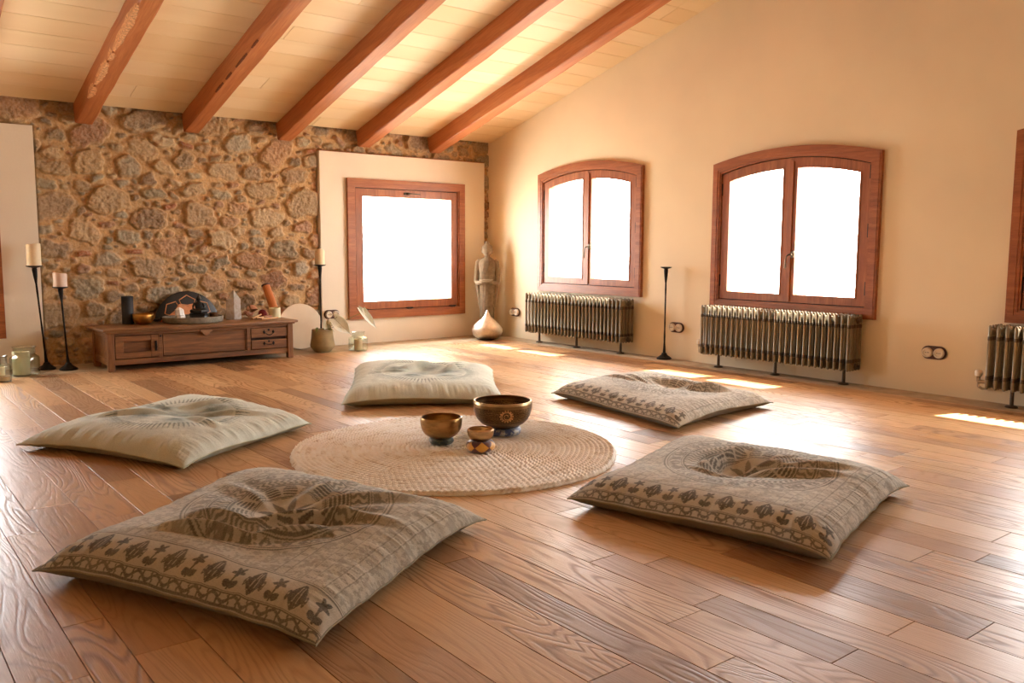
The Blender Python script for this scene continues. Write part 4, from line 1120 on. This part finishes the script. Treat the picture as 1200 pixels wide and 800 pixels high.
# ------------------------------------------------------------------ chest
WD = dict(dark=(72, 42, 18), mid=(120, 76, 36), light=(160, 110, 60))
for ax in 'XYZ': M['chest'+ax] = mat_wood('worn_chest_wood_'+ax.lower(), WD['dark'], WD['mid'], WD['light'], ax, .5, 1.3, bump=.3)
M['chest_top'] = mat_wood('worn_chest_top', (92, 60, 36), (130, 92, 58), (160, 120, 80), 'X', .42, 1.0, bump=.25)
M['chest_dark'] = mat_plain('chest_gap_shade', (66, 38, 22), .7)
ca = R(.6); CL = 1.40
ch = empty('low_chest', (-3.838, -.607, 0), ca, label='long low wooden chest with a door and two drawers, against the stone wall', cat='chest')
DP = .43; HT = .31; LG = .045
def cb(nm, c, s, mt, par=None, bev=.003): return MB().box(c, s, bev).build(nm, mt, par or ch)
for x in (.0225, CL-.0225):
    for y in (.0225, DP-.0225): cb('leg', (x, y, HT/2-.012), (.045, .045, HT-.026), M['chestZ'])
b = MB(); b.box((CL/2, .026, LG+.020), (CL-.09, .028, .04), .003); b.box((CL/2, .026, HT-.040), (CL-.09, .028, .030), .003)
for x in (.365, 1.035): b.box((x, .026, HT/2+.012), (.030, .028, HT-.10), .002)
b.box((CL/2, DP-.02, HT/2+.01), (CL-.09, .02, HT-.07)); b.box((CL/2, DP/2, LG+.012), (CL-.06, DP-.04, .014))
for x in (.016, CL-.016):
    b.box((x, DP/2, LG+.025), (.022, DP-.09, .05), .003); b.box((x, DP/2, HT-.045), (.022, DP-.09, .04), .003); b.box((x, DP/2, HT/2), (.010, DP-.09, HT-.12))
b.build('carcass', M['chestX'], ch)
cb('back_shadow_board', (CL/2, .048, HT/2+.01), (CL-.09, .008, HT-.1), M['chest_dark'])  # dark board behind the fronts, shade of the gaps painted into its colour
# top with moulded edge
b = MB(); b.box((CL/2, DP/2-.004, HT-.012), (CL+.07, DP+.05, .018), .006, seg=2); b.box((CL/2, DP/2-.002, HT-.026), (CL+.03, DP+.02, .014), .004); b.build('top', M['chest_top'], ch)
# door: x .05-.345
zl, zh = LG+.045, HT-.058; zc = (zl+zh)/2; dh = zh-zl
d = MB(); x0, x1 = .052, .347
d.box((x0+.028, .020, zc), (.056, .024, dh), .002); d.box((x1-.024, .020, zc), (.048, .024, dh), .002)
d.box(((x0+x1)/2, .020, zh-.020), (x1-x0-.10, .024, .040), .002); d.box(((x0+x1)/2, .020, zl+.022), (x1-x0-.10, .024, .044), .002)
d.box(((x0+x1)/2, .038, zc), (x1-x0-.09, .006, dh-.07)); d = d.build('door', M['chestX'], ch)
b = MB(); b.tube([(x1-.016, .004, zc+.035), (x1-.016, -.010, zc+.02), (x1-.016, -.011, zc-.005), (x1-.016, .004, zc-.03)], [.004, .0045, .0055, .004], 8); b.box((x1-.016, .006, zc), (.016, .004, .075), .001); b.build('latch', M['iron'], d)
b = MB(); b.lathe([(0, 0), (.006, 0), (.008, .006), (0, .010)], 12, (x1+.018, .008, zh-.012), (R(90), 0, 0)); b.build('knob', M['iron'], ch)
# wide drop front panel: x .385-1.015
p_ = MB(); x0, x1 = .385, 1.015
p_.box(((x0+x1)/2, .028, zc), (x1-x0, .012, dh), .002)
for zz in (zh-.004, zl+.004): p_.box(((x0+x1)/2, .020, zz), (x1-x0, .010, .007), .002)
for xx in (x0+.004, x1-.004): p_.box((xx, .020, zc), (.007, .010, dh), .002)
p_ = p_.build('drop_front', M['chestX'], ch)
b = MB(); b.prism([(-.045, .018), (-.046, .004), (-.030, -.004), (-.026, -.016), (-.012, -.024), (0, -.028), (.012, -.024), (.026, -.016), (.030, -.004), (.046, .004), (.045, .018)], 'Y', .0, .020, .003); b.shift((.70, -.004, HT-.060)); b.build('carved_hasp', M['chest_top'], ch)
# drawers
for k_, (za, zb) in enumerate(((zc+.008, zh), (zl, zc-.012))):
    x0, x1 = 1.055, CL-.05
    dd = MB().box(((x0+x1)/2, .020, (za+zb)/2), (x1-x0, .022, zb-za), .002).build('drawer', M['chestX'], ch)
    xm, zm = (x0+x1)/2-.005, (za+zb)/2+.006; dip = .024 if k_ == 0 else .008
    b = MB(); b.tube([(xm+.038*q, -.008-.004*(1-abs(q)), zm-dip*(1-q*q)) for q in np.linspace(-1, 1, 13)], [.0022+.0012*(1-abs(q)) for q in np.linspace(-1, 1, 13)], 8)
    for s in (-1, 1): b.lathe([(0, 0), (.009, 0), (.009, .003), (.004, .006), (.0035, .018), (0, .018)], 12, (xm+s*.038, .009, zm), (R(90), 0, 0)); b.tube([(xm+s*.038, .006, zm+.014), (xm+s*.038, .006, zm-.014)], .004, 6)
    b.lathe([(0, 0), (.008, 0), (.008, .003), (0, .004)], 12, (xm, .009, zm+.016), (R(90), 0, 0)); b.build('bail_handle', M['iron'], dd)

# ------------------------------------------------------------------ things on the chest
ZT = HT-.0025
def onc(x, y): 
    return (x, y)
M['black_wax'] = mat_plain('matt_black_wax', (44, 44, 46), .6, 0, .1, 30, .15, .002)
o = MB().lathe([(0, 0), (.040, 0), (.042, .003), (.0415, .10), (.042, .203), (.044, .206), (.040, .211), (.036, .205), (0, .203)], 40).build('pillar_candle', M['black_wax'], loc=(-3.60, -.235, ZT))
MB().tube([(0, 0, .20), (.001, 0, .214)], .0014, 6).build('wick', M['wick'], o)
tag(o, 'tall matt black cylinder candle at the left end of the chest', 'candle')
M['gold'] = brass('bright_brass', (214, 164, 86), .3)
o = MB().lathe(bowl_prof(.077, .078, .003, .50, .002), 56).build('brass_bowl', M['gold'], loc=(-3.515, -.325, ZT)); tag(o, 'small shiny brass bowl on the chest beside the black candle', 'bowl')
M['black'] = mat_plain('black_lacquer', (26, 24, 24), .4, .0, .1, 40, .1, .001)
o = MB().tube([(0, 0, 0), (.03, .016, .002), (.07, .034, .003), (.10, .046, .002)], [.009, .008, .011, .013], 12).build('striker', M['black'], loc=(-3.45, -.215, ZT+.015)); tag(o, 'dark wooden striker lying between the brass bowl and the round tray', 'striker')
# tray
M['tray'] = mat_plain('grey_weathered_wood', (128, 120, 104), .75, 0, .35, 30, .6, .003)
TX, TY = -3.150, -.345
o = MB().lathe([(0, 0), (.205, 0), (.222, .004), (.226, .012), (.228, .044), (.222, .048), (.216, .044), (.213, .012), (0, .012)], 64, sy=.86).build('round_tray', M['tray'], loc=(TX, TY, ZT)); tag(o, 'round grey weathered tray on the chest holding the small figure', 'tray')
# leaning round drum with petals
root = empty('tongue_drum', (-3.093, -.052, 0), label='black round metal drum with copper petal outlines, standing behind the chest against the stones', cat='drum')
M['copper'] = mat_plain('copper_inlay', (214, 146, 96), .5, .35)
RD2 = .265
dome = lambda r: .028*(1-(r/RD2)**2)**.7 if r < RD2 else 0
def dm(b_, nm, mt):
    o = b_.build(nm, mt, root); o.rotation_euler = (R(90-5), 0, R(3)); o.location = (0, .015, RD2+.003); return o
prof = [(0, -.014), (RD2*.8, -.012), (RD2*.96, -.006), (RD2, 0)]+[(RD2*math.cos(a), .001+dome(RD2*math.cos(a))) for a in np.linspace(.12, math.pi/2-.01, 14)]+[(0, .0295)]
dm(MB().lathe(prof, 72), 'shell', M['black'])
for k_ in range(8):
    a0 = 2*math.pi*k_/8+R(0); w = math.pi/8
    P = []
    for (r_, da) in ((.168, -.80), (.205, -.82), (.232, 0), (.205, .82), (.168, .80), (.150, 0)):
        a = a0+da*w; P.append((r_*math.cos(a), r_*math.sin(a), dome(r_)+.0015))
    dm(MB().tube(P, .0042, 6, closed=True), 'petal_outline', M['copper'])
star = []
for k_ in range(16):
    a = 2*math.pi*k_/16; r_ = .178 if k_ % 2 else .143; star.append((r_*math.cos(a), r_*math.sin(a)))
fl_ = MB(); fl_.prism(star, 'Z', .010, .0258, .001); fl_.lathe([(0, .02), (.14, .0262), (.11, .0278), (.07, .0292), (0, .0303)], 40); dm(fl_, 'centre_star', M['copper'])
# small seated figure
root = empty('seated_figurine', (TX+.045, TY-.005, ZT+.0125), R(-30), label='tiny black seated figure on a stepped base, on the round tray', cat='figurine')
b = MB(); b.join(loft([(0, 0, 0, .066, .048), (.018, 0, 0, .066, .048), (.021, 0, 0, .058, .042), (.026, 0, 0, .056, .040), (.044, 0, 0, .060, .044), (.050, 0, 0, .052, .038)], 8)); b.build('stepped_base', M['black'], root)
b = MB(); b.join(loft([(.049, 0, 0, .046, .034), (.060, 0, 0, .048, .036), (.070, 0, 0, .034, .024), (.080, 0, .002, .022, .016), (.100, 0, .003, .026, .016), (.114, 0, .003, .028, .015), (.120, 0, .003, .014, .012), (.126, 0, .003, .009, .009), (.132, 0, .001, .014, .015), (.142, 0, .001, .016, .017), (.152, 0, .002, .012, .013), (.157, 0, .003, .007, .007), (.164, 0, .003, .004, .004), (.176, 0, .003, .001, .001)], 24))
for s in (-1, 1):
    b.tube([(s*.024, .003, .112), (s*.034, .0, .094), (s*.034, -.008, .078), (s*.016, -.024, .070)], [.008, .007, .0065, .005], 8)
    b.tube([(s*.010, .006, .062), (s*.044, -.010, .060), (s*.020, -.034, .058), (-s*.010, -.034, .058)], [.012, .012, .010, .007], 8)
b.build('figure', M['black'], root)
# white candle holder (bright), brown glass votive, pebbles
M['white'] = mat_plain('white_selenite', (246, 244, 240), .35, 0, .02, 40, .3, .002)
b = MB(); b.join(loft([(0, 0, 0, .022, .020), (.030, .002, 0, .024, .022), (.036, .002, 0, .020, .018), (.040, 0, 0, .028, .024), (.072, -.003, 0, .026, .022), (.080, -.004, 0, .016, .014), (.086, -.006, 0, .008, .007)], 7))
o = b.build('white_crystal', M['white'], loc=(TX-.125, TY-.085, ZT+.0125), smooth=False); tag(o, 'small bright white rough crystal on the left side of the tray', 'crystal')
MB().join(loft([(0, 0, 0, .014, .012), (.03, .001, 0, .011, .010), (.05, .002, 0, .003, .003)], 6)).build('crystal_point', M['white'], o, (.022, .006, 0), smooth=False)
M['amber'] = mat_plain('smoky_glass', (120, 84, 56), .2, 0, .2, 40, .2, .002, Transmission_Weight=.5)
o = MB().lathe([(0, 0), (.030, 0), (.033, .006), (.033, .055), (.030, .058), (.028, .055), (.028, .01), (0, .01)], 24).build('votive_glass', M['amber'], loc=(TX+.150, TY-.030, ZT+.0125)); tag(o, 'small brown glass cup on the right side of the round tray', 'cup')
rs_ = random.Random(9); pebm = [mat_plain('pebble_tone_%d' % i, c_, .6, 0, .2, 50, .2, .002) for i, c_ in enumerate(((190, 172, 146), (104, 84, 66), (150, 110, 80), (222, 210, 190)))]
peb = None
nouns = ['beige pebble on the tray beside the white crystal', 'dark pebble at the front of the round tray', 'brownish pebble before the seated figure', 'pale round pebble between the figure and the brown cup',
         'beige pebble at the front middle of the tray', 'dark pebble on the right front of the tray', 'reddish pebble near the brown cup']
spots = [(-.060, -.150, 0), (-.03, -.172, 1), (.005, -.155, 2), (.100, -.060, 3), (.05, -.168, 0), (.115, -.140, 1), (.165, -.095, 2)]
for i, (px, py, mi) in enumerate(spots):
    t = bmesh.new(); bmesh.ops.create_icosphere(t, subdivisions=2, radius=1)
    r0 = .011+.004*rs_.random()
    for v in t.verts: v.co = Vector((v.co.x*r0*1.25, v.co.y*r0, v.co.z*r0*.7))*(1+.1*math.sin(v.co.x*3+i))
    o = MB().join(t).build('pebble', pebm[mi], loc=(TX+px, TY+py, ZT+.0125+r0*.74), rot=(0, 0, i)); tag(o, nouns[i], 'pebble', 'pebbles on the tray')
# quartz tower
mq = NM('clouded_quartz'); n_ = mq.noise(mq.coord(), 22, 5, .6, 1.5)
mq.col(mq.mix(mq.val(n_, 0, 1, .35, .65), s2l((222, 208, 190)), s2l((250, 246, 240)))); mq.s(Roughness=.14, Transmission_Weight=.55, IOR=1.45); mq.bump(n_, .3, .004)
q6 = []
b = MB(); t = bmesh.new(); hx = lambda r, z, ox=0, oy=0: [t.verts.new((ox+r*math.cos(math.pi/3*i+.3)*(1+.07*math.sin(i*2.3)), oy+r*.85*math.sin(math.pi/3*i+.3), z+(.012*math.sin(i*1.9) if z > .15 else 0))) for i in range(6)]
A = hx(.070, 0); B = hx(.064, .165); top_ = t.verts.new((.004, 0, .240))
for i in range(6): t.faces.new((A[i], A[(i+1) % 6], B[(i+1) % 6], B[i])); t.faces.new((B[i], B[(i+1) % 6], top_))
t.faces.new(A[::-1]); bmesh.ops.bevel(t, geom=t.edges[:], offset=.002, segments=1, affect='EDGES'); b.join(t)
o = b.build('quartz_tower', mq.m, loc=(-2.800, -.27, ZT+.0005), smooth=False); tag(o, 'tall clear quartz point standing on the chest, right of the tray', 'crystal')
# conch shell
M['shell'] = mat_plain('glossy_shell', (196, 140, 108), .25, 0, .35, 25, .3, .003)
M['red'] = mat_plain('dark_red_felt', (118, 34, 36), .9, 0, .2, 80, .6, .004)
P = []; na, nt_ = 26, 90
for i in range(nt_):
    q = i/(nt_-1); a = q*5*math.pi; s = q**1.7; cx, cy, cz = s*.026*math.cos(a), s*.026*math.sin(a), -.085*(1-q)**1.0+.03*q
    row = []
    for j in range(na):
        bb_ = 2*math.pi*j/na; rr2 = .003+.030*s*(1+.12*math.cos(bb_*1-1)+.08*max(0, math.cos(a*3)))
        row.append((cx+rr2*math.cos(bb_)*math.cos(a), cy+rr2*math.cos(bb_)*math.sin(a), cz+rr2*1.3*math.sin(bb_)))
    P.append(row)
me = grid_mesh('conch_shell', np.array(P)); o = link('conch_shell', me, M['shell'], None, (-2.665, -.25, ZT+.048), (R(75), R(20), R(60))); tag(o, 'glossy reddish brown sea shell on the chest beside the quartz point', 'shell')
# mallets
M['stick'] = mat_wood('turned_stick', (186, 128, 76), (212, 160, 104), (230, 186, 134), 'X', .4)
def mallet(loc, rz, head, L, label, ry=0.0):
    root = empty('mallet', loc, rz, label=label, cat='mallet', group='mallets on the chest'); root.rotation_euler = (0, ry, rz)
    MB().tube([(0, 0, 0), (L*.3, 0, .0), (L*.8, 0, 0), (L, 0, 0)], [.0065, .0075, .006, .006], 10).build('stick', M['stick'], root)
    if head == 'ball': MB().lathe([(0, -.022), (.024, -.018), (.036, -.006), (.036, .010), (.024, .022), (0, .024)], 24, (L, 0, 0), (0, R(90), 0)).build('felt_head', M['red'], root)
    elif head == 'wrap': MB().lathe([(0, -.045), (.013, -.042), (.015, 0), (.013, .042), (0, .045)], 16, (L*.72, 0, 0), (0, R(90), 0)).build('leather_wrap', mat_plain('brown_leather', (150, 92, 48), .5), root)
    return root
mallet((-2.715, -.44, ZT+.012), R(38), 'ball', .165, 'wooden mallet with a round dark red felt head, on the chest', R(-9.2))
mallet((-2.685, -.455, ZT+.017), R(24), 'wrap', .17, 'wooden mallet with a brown leather wrap, on the chest front edge')
mallet((-2.655, -.485, ZT+.010), R(14), None, .16, 'plain pale wooden stick lying nearest the chest edge')
candle((-2.465, -.30, ZT), .048, .082, M['wax_green'], 'short cream pillar candle on the chest near its right end', .005, 1.2)
# leaning wooden roller
M['cane'] = mat_wood('polished_cane', (158, 88, 44), (190, 116, 64), (214, 146, 92), 'Z', .35, 1.2)
root = empty('wooden_rainstick', (-2.405, -.185, ZT), label='reddish brown wooden tube leaning on the stone wall behind the short candle', cat='rain stick')
b = MB(); b.lathe([(0, 0), (.036, 0), (.038, .02), (.035, .09), (.036, .14), (.033, .2), (.033, .262), (0, .262)], 28); o = b.build('tube', M['cane'], root, rot=(R(-24), R(-9), 0)); o.location = (0, 0, .0165)
b = MB(); b.lathe([(0, .262), (.0345, .262), (.037, .266), (.037, .274), (.033, .277), (0, .277)], 28); o = b.build('end_cap', M['plate'], root, rot=(R(-24), R(-9), 0)); o.location = (0, 0, .0165)
for o_ in list(SC.objects):
    if o_.name.startswith('seated_figurine'): o_.scale = (1.2, 1.2, 1.2)
    if o_.name.startswith('white_crystal'): o_.scale = (1.25, 1.25, 1.3)
